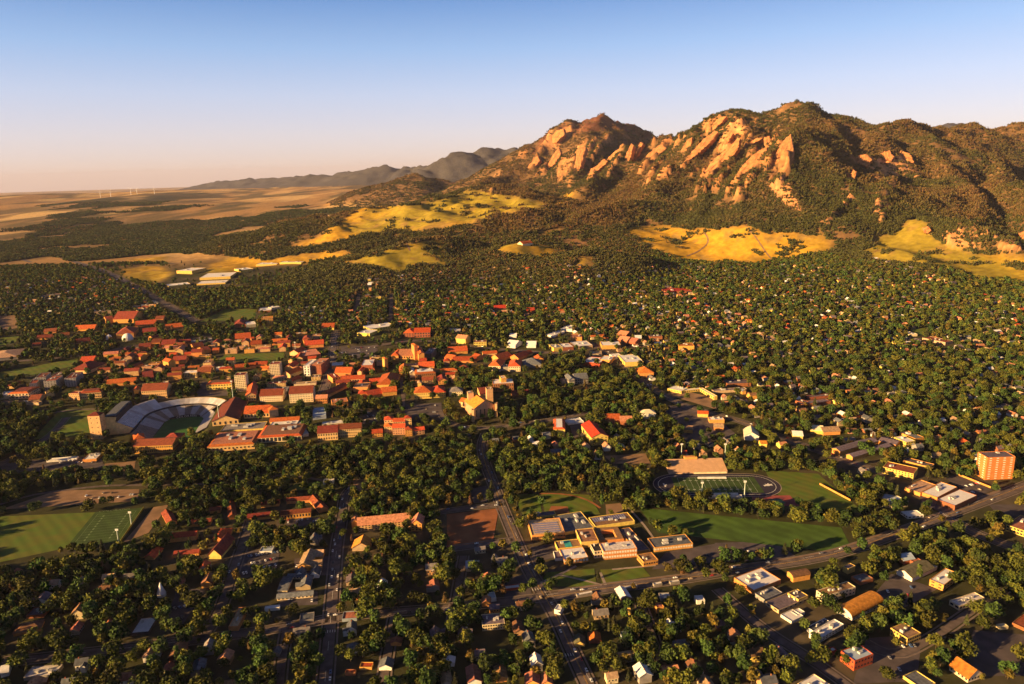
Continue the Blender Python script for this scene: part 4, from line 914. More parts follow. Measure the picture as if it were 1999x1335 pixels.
for ds,q,wl_,rr,gp in [('green-roofed house with yellow gable',(1122,1256,1142,1256,6,14),'yellow','olive',1),('dark house with glowing orange gable roof',(1150,1250,1172,1250,6,14),'brick','orange',1),('white two-storey house',(864,1293,887,1293,8,10),'white','white',1),('grey slate house with white gable',(740,1302,765,1302,7,14),'white','slate',1),('pale pink house with white dormer',(427,1287,450,1286,11,14),'pink','rose',1),
  ('orange brick roofed cottage',(763,1255,783,1255,6,9),'orange','rose',1),('red-roofed small cottage',(674,1312,694,1312,7,6),'brick','maroon',0),('orange lit cottage',(702,1302,726,1302,6,10),'orange','tile',0),('blue flat-roofed cottage',(1215,1246,1235,1244,6,14),'blue','blue',0),('pink tan double house',(1026,1334,1053,1334,10,18),'orange','rose',1),('tan gabled house by the crossing',(1058,1334,1078,1334,9,18),'orange','rose',1),
  ('small golden cottage',(1218,1192,1232,1191,9,5),'yellow','brown',0),('white winged house',(1360,1172,1376,1171,8,10),'white','white',0),('grey-roofed house beside the white walk',(1290,1168,1310,1167,6,11),'grey','blue',0),('purple shed with blue front',(668,1208,697,1206,6,14),'blue','rose',0),('dark grey flat shop',(585,1212,613,1208,6,14),'grey','slate',0),('white caravan-like hut',(517,1188,546,1185,6,5),'white','white',0),
  ('slate house with white chimney',(530,1275,545,1275,7,10),'grey','slate',1),('grey gabled bungalow',(677,1270,703,1268,6,10),'white','slate',1),('dark hip-roofed bungalow',(1400,1225,1420,1225,7,10),'brick','purple',1),('tall orange townhouse',(1282,1186,1296,1184,12,10),'orange','rose',0),('brick cottage with pale porch',(941,1177,958,1176,8,10),'orange','rose',1),('blue-white garage house',(955,1168,969,1166,8,12),'white','blue',0)]:
    B(ds,*q,'gableperp' if gp else 'flat',wl_,rr,None,({'dark house with': 'the glowing orange gable', 'green-roofed house with': 'the green-roofed house', 'slate house with': 'the slate house', 'pink tan double': 'the pink tan house', 'brick cottage with': 'the brick cottage', 'orange brick roofed': 'the orange brick cottage'}.get(' '.join(ds.split()[:3])) or 'the ' + ' '.join(ds.split()[:3])) if gp else None,cat='house',name='house')
# west campus and the edge of town
for q in [(60,749,75,747,17,10),(72,737,92,735,20,8),(88,744,112,742,19,9),(98,735,118,734,11,8),(128,739,150,737,17,11)]: B('grey concrete hall of residence with red cap',*q,'flat','grey','maroon',(6,4,.4,.4),'the grey residence towers' if q[0]==88 else None)
B('cream block with dark square windows',17,769,57,767,11,11,'skirt','cream','maroon',(2,6,.5,.5),'the cream west block'); B('white flat west block',-6,773,16,771,8,8,'flat','cream','white'); B('low long tan terrace',3,784,76,786,5,3,'flat','tan','rose'); B('tan entrance block',91,767,107,764,9,4,'flat','sand','tan'); B('small sandstone hall',57,781,78,779,6,9,'gable','sand','maroon'); B('small red-capped hall',10,754,28,753,5,8,'hip','sand','maroon')
B('sandstone teaching block',136,768,156,768,13,5,'flat','sand','maroon',(3,5,.4,.4),'the sandstone teaching block'); B('long striped campus block',157,768,199,764,12,7,'skirt','sand','maroon',(2,10,.7,.3)); B('pointed orange chimney block',149,757,156,757,8,3,'gableperp','orange','orange')
B('long low red roof',209,749,265,744,6,5,'gable','orange','tile'); B('diagonal maroon roof',280,739,300,736,4,(299,722),'gable','brick','maroon'); B('long red sloping roof',208,742,222,730,4,5,'gable','orange','tile'); B('broad maroon-roofed lecture hall',138,723,175,723,6,14,'hip','sand','maroon',None,'the maroon lecture hall'); B('orange gabled hall with turret',156,707,182,705,6,8,'gable','orange','tile')
B('wide round brown arena roof',-34,702,36,695,6,15,'hip','grey','tan',None,'the brown arena',rise=6)
B('white observatory dome',205,660,215,660,4,(206,656),'dome','white','white',None,'the small white dome',cat='dome',name='observatory_dome',rise=8); B('large white observatory dome',234,663,253,663,3,(236,655),'dome','white','white',None,'the large white dome',cat='dome',name='observatory_dome',rise=14)
B('orange museum block with red roof',228,652,262,649,9,9,'hip','orange','maroon'); B('square orange tower block',258,643,268,642,8,5,'flat','orange','orange')
RED = [(208,623,222,621,9,4),(222,623,262,622,8,8),(304,623,320,622,9,4),(265,635,305,631,4,4),(325,641,358,637,4,4),(280,649,306,646,6,4),(72,660,100,658,4,3),(145,643,185,641,4,4),(152,669,178,665,6,4),(64,676,80,674,5,5),(272,678,294,676,6,4),(296,669,313,668,9,6),(316,673,342,671,8,6),(338,675,358,675,6,4),(350,669,372,667,5,3),
 (374,688,395,687,9,4),(398,684,412,681,7,7),(415,685,427,684,5,5),(331,694,344,693,7,4),(361,692,373,691,5,3),(265,696,275,697,8,5),(319,704,330,707,12,6),(338,705,363,703,6,6),(350,716,360,715,6,3),(336,724,354,722,8,4),(328,733,355,731,10,3),(386,727,412,725,8,6),(262,716,280,708,6,4),(300,660,312,657,7,4),(120,655,136,653,4,3),(86,648,110,646,4,3),(378,677,398,673,4,4)]
for q in RED: B('red-tiled sandstone campus building',*q,'gable','orange','tile' if q[0] % 2 else 'maroon',None,group='red-tiled campus buildings',name='campus_hall')
B('columned hall with white roof boxes',358,728,385,727,10,5,'flat','sand','white',(1,9,.5,.8),None); B('bright white low pavilion',422,718,439,717,5,2,'flat','white','white'); B('long blue strip roof',372,667,414,661,2.5,2,'flat','grey','blue',None,'the blue strip roof')
B('orange slab dormitory tower',512,622,534,620,14,4,'flat','orange','orange',(5,6,.4,.4),'the orange dormitory tower'); B('white cube gymnasium',481,634,500,632,6,6,'flat','cream','white',None,'the white gymnasium'); B('maroon hipped hall',456,636,480,634,4,9,'hip','brick','maroon'); B('pale school roof by the green',505,607,530,605,4,7,'flat','brick','white'); B('white school annex',530,601,553,597,4,4,'flat','cream','white')
B('long white apartment roof',722,642,772,634,6,9,'flat','yellow','white',(2,10,.5,.4),'the long white roof'); B('white apartment wing',697,649,722,651,6,8,'flat','yellow','white'); B('cream house with red roof',628,640,652,639,5,5,'gable','yellow','tile')
for q in [(329,558,372,553,4,4),(390,542,450,539,5,8),(384,554,440,551,3,5),(345,528,375,529,6,6),(500,516,540,513,4,4),(546,512,590,511,4,4),(470,527,495,524,4,4)]: B('white laboratory block in the dry grass',*q,'flat','yellow','white',None,'the white laboratories' if q[0]==390 else None,cat='laboratory',name='laboratory')
for q in [(88,577,120,573,3,3),(180,611,220,608,4,4),(258,598,290,596,3,3),(115,456,155,452,2,3),(60,500,98,496,2,3),(640,420,655,419,3,3),(826,384,858,381,4,4),(1070,556,1090,556,3,4)]: B('distant pale block at the edge of town',*q,'flat','tan','tan',group='distant blocks')
B('red-roofed low school among trees',1800,659,1845,670,4,6,'flat','tan','maroon',None,'the maroon-roofed school'); B('white school block by a green',1757,645,1780,654,3,4,'flat','cream','white'); B('bright red roof among trees',966,602,988,600,3,3,'gable','brick','red'); B('red gabled roof among trees',1028,607,1044,606,4,4,'gable','brick','red'); B('flat red-edged hospital roof',1300,569,1350,566,5,7,'flat','brick','red')
B('white hillside villa',1165,491,1183,490,3,3,'flat','white','white',cat='house',name='house'); B('hillside house with red roof',1020,476,1040,476,3,2,'gable','cream','red',cat='house',name='house')

# more halls between the named ones
CAMPUS = [[(205,645),(640,655),(640,700),(620,770),(560,745),(400,745),(330,735),(205,735)], [(650,700),(870,690),(930,720),(900,745),(790,760),(700,800),(650,800)], [(860,690),(1060,690),(1060,715),(900,712)], [(0,640),(200,630),(200,680),(60,690)]]
def infill():
    n_ = 0
    for i in range(-70, 10):
        for j in range(24, 60):
            p = np.array([.985, .174]) * i * 25 + np.array([-.174, .985]) * j * 32 + rng.normal(0, 3, 2); z = float(hz(*p)); X, Y = project(np.array([[p[0], p[1], z]])); X, Y = float(X[0]), float(Y[0])
            if not any(bool(inpoly(np.array(X), np.array(Y), c)) for c in CAMPUS) or rng.uniform() < .35: continue
            w_, d_ = rng.uniform(16, 38), rng.uniform(10, 16)
            if rng.uniform() < .3: w_, d_ = d_ + 3, w_
            q = np.array([p + np.array([.985, .174]) * a * w_ / 2 + np.array([-.174, .985]) * b_ * d_ / 2 for a in (-1.1, 0, 1.1) for b_ in (-1.1, 0, 1.1)]); QX, QY = project(np.c_[q, np.full(9, z)]); iy = np.clip((QY / 2 + 50).astype(int), 0, PH - 1); ix = np.clip((QX / 2 + 50).astype(int), 0, PW - 1)
            if FOOT[iy, ix].any() or (VIS[iy, ix] > p[1] + 8).any(): continue
            h_ = rng.uniform(6, 12); A = p - np.array([.985, .174]) * w_ / 2 - np.array([-.174, .985]) * d_ / 2
            fr = (A, np.array([.985, .174]), np.array([-.174, .985]), w_, d_, z, z + h_)
            root = bpy.data.objects.new('campus_hall', None); COL.objects.link(root); root.location = (A[0], A[1], z); root.rotation_euler = (0, 0, math.radians(10))
            rk = ('tile', 'maroon', 'maroon', 'rose', 'brown', 'tan')[int(rng.integers(0, 6))]; wk = ('sand', 'orange', 'sand', 'pink')[int(rng.integers(0, 4))]; NB[0] += 1
            wing(root, fr, 'flat' if rk in ('brown', 'tan') else 'hip' if rng.uniform() < .4 else ('gable' if w_ > d_ else 'gableperp'), wk, rk, (2, max(3, int(w_ / 5)), .4, .4) if p[1] < 1500 else None, seed=NB[0])
            f, s_, dep, cc = solid_px(fr, 3); protect(f, s_, dep, .75)
            LABELS.append((root, {'tile': 'red', 'maroon': 'maroon', 'rose': 'rosy', 'brown': 'brown', 'tan': 'tan'}[rk] + '-roofed campus lodge', 'building', 'campus lodges', np.array([cc[0], cc[1], z]))); n_ += 1
    print('INFILL', n_)
# ------------------------------------------------------------------ stadium
def text_mesh(t, size, M4, centre=False):
    cu = bpy.data.curves.new('text', 'FONT'); cu.body = t; cu.size = size; cu.align_x = 'CENTER' if centre else 'LEFT'
    o = bpy.data.objects.new('text', cu); COL.objects.link(o); bpy.context.view_layer.update()
    me = bpy.data.meshes.new_from_object(o.evaluated_get(bpy.context.evaluated_depsgraph_get()))
    V = [tuple(M4 @ v.co) for v in me.vertices]; F = [tuple(p.vertices) for p in me.polygons]; ext = max(v.co.x for v in me.vertices)
    bpy.data.objects.remove(o); bpy.data.curves.remove(cu); bpy.data.meshes.remove(me)
    if size == 0: return ext
    return V, F
def stadium():
    fl, fr_, nr = [ground(*p) for p in ((326,817.5),(401,814.5),(377,857))]
    ctr_far = (fl[:2] + fr_[:2]) / 2
    e1 = np.array([.979, .203]); e2 = np.array([-.203, .979]); hw = 30.0
    root = bpy.data.objects.new('stadium', None); COL.objects.link(root)
    zg = float(hz(-598, 1205)) - 1.2
    Ln = 112.0
    root.location = (ctr_far[0], ctr_far[1], zg); root.rotation_euler = (0, 0, math.atan2(e1[1], e1[0]))
    SEAT = mat('seat_concrete', (.42,.40,.42), .85, .2, .15); ALU = mat('seat_aluminium', (.52,.53,.58), .6, .25, .1); STAIN = mat('seat_brown', (.25,.20,.17), .85, .25, .15)
    MID = mat('stadium_dark', (.035,.03,.035), .8, .2, .2)
    # a path round the field: down the left side, round the far end, down the right side; local y away from the camera
    def path(off, n_=26):
        p = [(-hw - off, -Ln * .95), (-hw - off, -Ln * .74), (-hw - off, -Ln * .5), (-hw - off, -20.0)]
        for k in range(n_ + 1):
            a = math.pi - math.pi * k / n_; p.append(((hw + off) * math.cos(a), -20 + (26 + off) * math.sin(a) * .92))
        p += [(hw + off, -Ln * .45), (hw + off, -Ln * .85)]
        return p
    def sweep(name, prof, m, k0, k1, par=root, m2=None):
        P = [path(o) for o, _ in prof]; V, F, MI = [], [], []
        rng_ = range(k0, k1 + 1); np_ = len(prof)
        for k in rng_:
            for j in range(np_): V.append((*P[j][k], prof[j][1]))
        for i in range(len(rng_) - 1):
            for j in range(np_ - 1): F.append((i * np_ + j, (i + 1) * np_ + j, (i + 1) * np_ + j + 1, i * np_ + j + 1)); MI.append((i // 2) % 2 if m2 else 0)
        return link(name, mesh_np(name, V, F, [m, m2] if m2 else m, midx=MI), par)
    def steps(o0, z0, o1, z1, n_):
        out = []
        for k in range(n_):
            a, b_ = k / n_, (k + 1) / n_; out += [(o0 + (o1 - o0) * a, z0 + (z1 - z0) * b_), (o0 + (o1 - o0) * b_, z0 + (z1 - z0) * b_)]
        return [(o0, z0)] + out
    N_ = len(path(0)) - 1
    sweep('lower_stand', steps(4, 2, 34, 15, 12), STAIN, 0, 25, m2=SEAT)
    sweep('east_stand', steps(4, 2, 24, 11, 8), SEAT, 25, N_)
    sweep('concourse', [(34, 15.0), (36, 15.0), (36, 17.5)], MID, 0, 25)
    sweep('upper_stand', steps(36, 17.5, 62, 31, 10), ALU, 1, 11, m2=SEAT)
    sweep('end_stand', steps(36, 17.5, 50, 25, 6), SEAT, 11, 26, m2=ALU)
    sweep('outer_wall', [(62.3, 31.5), (62.3, -2)], WALL['sand'], 1, 11); sweep('outer_wall', [(50.3, 25.5), (50.3, -2)], WALL['sand'], 11, 26)
    sweep('press_box', [(60, 31.0), (60, 40), (63, 42), (78, 42), (78, -2)], MID, 1, 6)
    for nm, sgn in (('end_face', 1),):
        q_ = [(-hw - 36, 17.5), (-hw - 62, 31), (-hw - 62, -2), (-hw - 36, -2)]; link(nm, mesh_np(nm, [(x, -Ln * .74 - .05, z) for x, z in q_], [(0, 1, 2, 3)], WALL['sand']), root)
        q_ = [(-hw - 60, 40), (-hw - 78, 42), (-hw - 78, -2), (-hw - 62.2, -2), (-hw - 62.2, 31)]; link(nm, mesh_np(nm, [(x, -Ln * .74 - .1, z) for x, z in q_], [(0, 1, 2, 3, 4)], WALL['sand']), root)
    rf_ = sweep('press_box_roof', [(60.5, 42.1), (63, 43.0), (78.5, 42.6)], ROOF['slate'], 1, 6)
    pw = path(3.6); V = []
    for k in range(9, 25): V += [(*pw[k], .3), (*pw[k], 5.4)]
    link('end_wall', mesh_np('end_wall', V, [(2 * i, 2 * i + 2, 2 * i + 3, 2 * i + 1) for i in range(15)], MID), root)
    # the lettering on the end wall
    txt = 'COLORADO'; LET = []
    for i, ch in enumerate(txt):
        t_ = (13.0 + i * 1.15); k = int(t_); f = t_ - k
        p = np.array(pw[k]) * (1 - f) + np.array(pw[k + 1]) * f; tg = np.array(pw[k + 1]) - np.array(pw[k])
        LET.append(text_mesh(ch, 5.6, Matrix.Translation((p[0], p[1] - .4, .9)) @ Matrix.Rotation(math.atan2(tg[1], tg[0]), 4, 'Z') @ Matrix.Rotation(math.pi / 2, 4, 'X'), True))
    VF = merge(*LET); link('lettering', mesh_np('lettering', VF[0], VF[1], LINE), root)
    tag(root, 'great horseshoe stadium with grey and brown seat bands', 'stadium')
    pos = np.array([ctr_far[0], ctr_far[1] , zg]); LANDMARKS.append((pos, 'the horseshoe stadium'))
    R = Matrix.Rotation(math.atan2(e1[1], e1[0]), 3, 'Z')
    def wpt(x, y): v = R @ Vector((x, y, 0)); return np.array([ctr_far[0] + v.x, ctr_far[1] + v.y])
    g = np.array([wpt(-hw - 3, -Ln), wpt(hw + 3, -Ln), wpt(hw + 3, 2), wpt(-hw - 3, 2)])
    u = np.linspace(0, 1, 5)
    V = [(*((g[0] * (1 - a) + g[1] * a) * (1 - b_) + (g[3] * (1 - a) + g[2] * a) * b_), zg + 1.6) for b_ in u for a in u]
    tag(link('stadium_field', mesh_np('stadium_field', V, [(j * 5 + i, j * 5 + i + 1, j * 5 + i + 6, j * 5 + i + 5) for j in range(4) for i in range(4)], TURF)), kind='structure')
    out = [wpt(*p) for p in path(64)]; P3 = np.array([(*p, zg + 4) for p in out] + [(*p, zg + 28) for p in out]); X, Y = project(P3); X0, Y0 = project(P3[:len(out)])
    protect(hull(list(zip(X0, Y0))), hull(list(zip(X, Y))), out[5][1], .97)
stadium()
infill()
# stand beside the track, emblem, poles
def grandstand():
    c, e1, e2, L, w = TRK
    a, b_ = ground(1306,926)[:2], ground(1421,923)[:2]
    d = b_ - a; W_ = np.linalg.norm(d); d /= W_; nn = np.array([-d[1], d[0]]); zg = float(hz(*a))
    dep = 31.0
    root = bpy.data.objects.new('grandstand', None); COL.objects.link(root); root.location = (*a, zg); root.rotation_euler = (0, 0, math.atan2(d[1], d[0]))
    V, F = [], []; n_ = 14; pr = [(0, -1), (0, 1.5)]
    for k in range(n_): pr += [(dep * k / n_, 1.5 + 9 * (k + 1) / n_), (dep * (k + 1) / n_, 1.5 + 9 * (k + 1) / n_)]
    pr += [(dep, -1)]
    for x in (0, W_): V += [(x, y, z) for y, z in pr]
    q = len(pr)
    link('seating', mesh_np('seating', V, [(i, q + i, q + i + 1, i + 1) for i in range(q - 1)] + [tuple(range(q))[::-1], tuple(range(q, 2 * q))], mat('stand_concrete', (.52,.33,.20), .9, .15, .2)), root)
    V, F = boxes([(W_ * .34, dep - 3, 10.52, W_ * .56, dep + 3, 14)]); link('press_cabin', mesh_np('press_cabin', V, F, WALL['orange']), root)
    V, F = boxes([(W_ * .42, -1.2, -.5, W_ * .98, -.05, 2.6)]); link('front_wall', mesh_np('front_wall', V, F, WALL['cream']), root)
    LABELS.append((root, 'broad tan concrete grandstand with small press cabin above the track', 'grandstand', None, np.array([*(a + d * W_ / 2), zg]))); LANDMARKS.append((np.array([*(a + d * W_ / 2 + nn * 15), zg]), 'the tan grandstand'))
    cs = [a, b_, b_ + nn * dep, a + nn * dep]; X, Y = project(np.array([(*p, zg) for p in cs])); X2, Y2 = project(np.array([(*p, zg + 11) for p in cs])); protect(list(zip(X, Y)), hull(list(zip(X, Y)) + list(zip(X2, Y2))), a[1] + 10, .98)
    V, F = [], []
    # pale emblem lying on the dark end of the track and a mark on the other end
    for (s_, pts) in ((1, [(0,0),(3,1.5),(6,1),(9,3),(12,2),(11,5),(13,8),(9,7),(7,10),(5,7),(2,8),(3,5),(-1,4)]), (-1, [(0,0),(2,0),(2,5),(4,5),(4,8),(1,8),(1,12),(-1,12),(-1,5),(0,4)])):
        o = c + e1 * s_ * (L / 2 + (6 if s_ > 0 else 14)) - e2 * 6; P = [o + e1 * x + e2 * y for x, y in pts]
        me = mesh_np('emblem_marking', [(p[0], p[1], float(hz(*p)) + .5) for p in P], [tuple(range(len(P)))], LINE); tag(link('emblem_marking', me), kind='structure')
grandstand()
POLE = mat('pole_metal', (.52,.60,.52), .5, .1, .5); LAMPB = mat('lamp_head', (.70,.70,.66), .5, .1, .5)
def light_pole(px, py, pyt, label, group):
    g = ground(px, py); v = pdir(np.array(px), np.array(pyt)); h = HCAM + v[2] / v[1] * g[1] - g[2]
    root = bpy.data.objects.new('floodlight_mast', None); COL.objects.link(root); root.location = g
    n_ = 8; V, F = [], []
    for z, r in ((-1, .75), (h, .42)): V += [(r * math.cos(6.2832 * k / n_), r * math.sin(6.2832 * k / n_), z) for k in range(n_)]
    F = [(k, (k + 1) % n_, n_ + (k + 1) % n_, n_ + k) for k in range(n_)] + [tuple(range(n_, 2 * n_))]
    link('pole', mesh_np('pole', V, F, POLE), root)
    V, F = boxes([(-1.9, -.3, h - 1.2 + .9 * k, 1.9, .3, h - .6 + .9 * k) for k in range(3)]); link('lamp_head', mesh_np('lamp_head', V, F, LAMPB), root)
    tag(root, label, 'floodlight', group); X, Y = project(np.array([[g[0], g[1], g[2] + h * k / 4] for k in range(5)]))
    protect([(X[0] - 1, Y[0] - 1), (X[0] + 1, Y[0] - 1), (X[0], Y[0] + 1)], [(X[0] - 3, Y[0]), (X[0] + 3, Y[0]), (X[4] + 3, Y[4]), (X[4] - 3, Y[4])], g[1], .97)
for a in [(1330,897,867,'tall pale floodlight mast behind the grandstand, on the stadium side'),(1415,897,867,'tall pale floodlight mast behind the grandstand, on the mountain-road side'),(1370,971,942,'floodlight mast beside the white bench, on the dark-marked side of the track'),(1453,972,940,'floodlight mast in front of the track by the red court'),
          (257,1026,1000,'floodlight mast beside the practice field, farther up the sideline'),(232,1061,1034,'floodlight mast beside the practice field, by the near corner')]: light_pole(*a, 'floodlight masts of the sports fields')
for a in [(456,785,744,'tall floodlight mast behind the red fieldhouse'),(429,828,787,'floodlight mast rising in front of the fieldhouse gable'),(577,686,668,'slim mast with a long arm beside the campus green')]: light_pole(*a, 'floodlight masts of the stadium')
def simple(name, label, cat, px, py, L, D_, H_, m, rot=0, group=None, z0=0.0):
    g = ground(px, py); V, F = boxes([(-L / 2, -D_ / 2, z0, L / 2, D_ / 2, z0 + H_), (-L / 2 + .2, D_ / 2 - .6, z0 + H_ + .002, L / 2 - .2, D_ / 2, z0 + H_ + .9)])
    o = link(name, mesh_np(name, V, F, m)); o.location = g; o.rotation_euler = (0, 0, rot); tag(o, label, cat, group); return o
for a in [(1390,934,40,3,1.2,'white team bench strip on the far side of the track field'),(1410,966,42,3,1.4,'white team bench strip on the near side of the track field'),(1416,972,44,4,3,'long white bleacher rows before the track')]: simple('bleacher', a[5], 'bleacher', a[0], a[1], a[2], a[3], a[4], WALL['white'], math.atan2(TRK[1][1], TRK[1][0]))
a, b_ = ground(236,1058), ground(281,993)
V, F = boxes([(0, -.2, -.5, float(np.linalg.norm((b_ - a)[:2])), .2, 3.0)]); o = link('boundary_wall', mesh_np('boundary_wall', V, F, mat('wall_lime', (.34,.30,.05), .9, .2, .2))); o.location = a; o.rotation_euler = (0, 0, math.atan2((b_ - a)[1], (b_ - a)[0])); tag(o, 'lime yellow sunlit wall along the practice field', 'wall')
for i, (p, q, lab) in enumerate([((1100,853),(1150,905),None),((1600,946),(1660,978),'long pale boundary wall beyond the green field'),((1856,922),(1934,953),'long orange brick wall along the blue-black car park')]):
    if not lab: continue
    a, b_ = ground(*p), ground(*q); V, F = boxes([(0, -.25, -1, float(np.linalg.norm((b_ - a)[:2])), .25, 2.6)]); o = link('boundary_wall', mesh_np('boundary_wall', V, F, WALL['orange'])); o.location = a; o.rotation_euler = (0, 0, math.atan2((b_ - a)[1], (b_ - a)[0])); tag(o, lab, 'wall')
# letters across the ends of the practice field
def ground_text(txt, px0, py0, px1, py1, m, name='end_zone_lettering'):
    a, b_ = ground(px0, py0), ground(px1, py1); d = (b_ - a)[:2]; W_ = np.linalg.norm(d)
    v0, f0 = text_mesh(txt, 1.0, Matrix.Identity(4)); k = W_ / max(v[0] for v in v0)
    o = link(name, mesh_np(name, [(v[0] * k, v[1] * k, 0) for v in v0], f0, m)); o.location = (a[0], a[1], max(a[2], b_[2]) + .7); o.rotation_euler = (0, 0, math.atan2(d[1], d[0])); tag(o, kind='structure')
ground_text('COLORADO', 152, 1079, 198, 1074, MATS['worn_line_paint']); ground_text('COLORADO', 192, 1001, 252, 996, MATS['worn_line_paint'])
# wind turbines far off on the plain
TUR = mat('turbine_white', (.85,.85,.84), .5, .05, 1)
for i, (px_, top, bot) in enumerate([(196,371,383),(216,369,382),(256,369,381),(268,374,381),(302,371,381)]):
    d = 11500.0; p0 = at_depth(np.array(px_), np.array(bot), d); z0 = float(hz(p0[0], d)); Hh = 95.0
    root = bpy.data.objects.new('wind_turbine', None); COL.objects.link(root); root.location = (p0[0], d, z0)
    V = [(r * math.cos(1.0472 * k), r * math.sin(1.0472 * k), z) for z, r in ((-3, 3.2), (Hh, 2.0)) for k in range(6)]
    link('tower', mesh_np('tower', V, [(k, (k + 1) % 6, 6 + (k + 1) % 6, 6 + k) for k in range(6)], TUR), root)
    for b3 in range(3):
        t = b3 * 2.0944 + i * .5; V = [(0, -3, Hh), (math.sin(t) * 46, -3, Hh + math.cos(t) * 46), (math.sin(t + .07) * 22, -3.4, Hh + math.cos(t + .07) * 22), (math.sin(t - .03) * 20, -2.6, Hh + math.cos(t - .03) * 20)]
        link('blade', mesh_np('blade', V, [(0, 2, 1), (0, 1, 3), (0, 3, 2), (1, 2, 3)], TUR), root)
    tag(root, 'slender white wind turbine on the hazy plain', 'wind turbine', 'wind turbines on the plain')

# ------------------------------------------------------------------ slanted rock slabs on the mountain
ROCKM = mat('slab_rock', (.50, .215, .08), .9, .3, .05, col2=(.30, .13, .055))
def slab(out, d_lo, d_hi, label, thick=45, lean=.8):
    """out: photo outline; the slab rises from the slope at its foot to a crest standing free of the slope"""
    cc_ = np.mean(np.array(out, float), 0); out = [tuple(cc_ + (np.array(p) - cc_) * 1.12) for p in out]
    ys = [p[1] for p in out]; y0, y1 = min(ys), max(ys); xs = [p[0] for p in out]; xm = (min(xs) + max(xs)) / 2
    ft = out[ys.index(y1)]; tp = out[ys.index(y0)]
    gf = ground(ft[0], ft[1])[1]; gt = ground(tp[0], tp[1] + 6)[1]
    if gt > 20000: gt = d_hi
    k_ = (y1 - y0) * gf / FPX
    d_lo = gf - 8; d_hi = min(max(gt - 12, d_lo + k_ * .3), d_lo + k_ * 1.5)
    def P(px, py, jit=0):
        d = d_hi + (d_lo - d_hi) * (py - y0) / max(y1 - y0, 1)
        return at_depth(np.array(px, float), np.array(py, float), d - (px - xm) / FPX * d_hi * lean + jit)
    ring = []; n_ = len(out)
    for i in range(n_):
        a, b2 = np.array(out[i], float), np.array(out[(i + 1) % n_], float); k = max(2, int(np.linalg.norm(b2 - a) / 2.6))
        for j in range(k): ring.append(a + (b2 - a) * j / k + rng.normal(0, .75 if j else .2, 2))
    c = np.mean(ring, 0); m = len(ring); rings = 7; V, F = [], []
    ax = np.array(tp, float) - np.array(ft, float); ax /= np.linalg.norm(ax); pr = np.array([-ax[1], ax[0]])
    sd = rng.uniform(0, 99)
    def rel(p):
        u, v = float(p @ ax), float(p @ pr)
        n1_ = float(fbm(np.array(v / 3.2 + sd), np.array(u / 16), 7, 3)); n2_ = float(fbm(np.array(v / 9 + sd), np.array(u / 7), 17, 2))
        return -abs(n1_ - .5) * 26 - n2_ * 8
    for r in range(rings):
        for q in ring:
            p = q + (c - q) * r / rings; V.append(P(p[0], p[1], rel(p) * (1 if r else .35)))
    V.append(P(c[0], c[1], rel(c)))
    for r in range(rings - 1): F += [(r * m + i, r * m + (i + 1) % m, (r + 1) * m + (i + 1) % m, (r + 1) * m + i) for i in range(m)]
    F += [((rings - 1) * m + i, (rings - 1) * m + (i + 1) % m, rings * m) for i in range(m)]
    o0 = len(V)
    for q in ring: V.append(P(*q) + np.array([.5, .8, -.3]) * thick)      # back edge, sunk into the slope
    F += [(i, o0 + i, o0 + (i + 1) % m, (i + 1) % m) for i in range(m)] + [tuple(o0 + i for i in range(m))]
    V = np.array(V); base = V[np.argmin(V[:, 2])].copy()
    o = link('rock_slab', mesh_np('rock_slab', V - base, F, ROCKM)); o.location = base
    tag(o, label, 'rock slab', 'slanted rock slabs on the mountain'); sh = [tuple(c + (np.array(p) - c) * .8) for p in out]; protect([(0, 0)] * 3, sh, 0, .99)
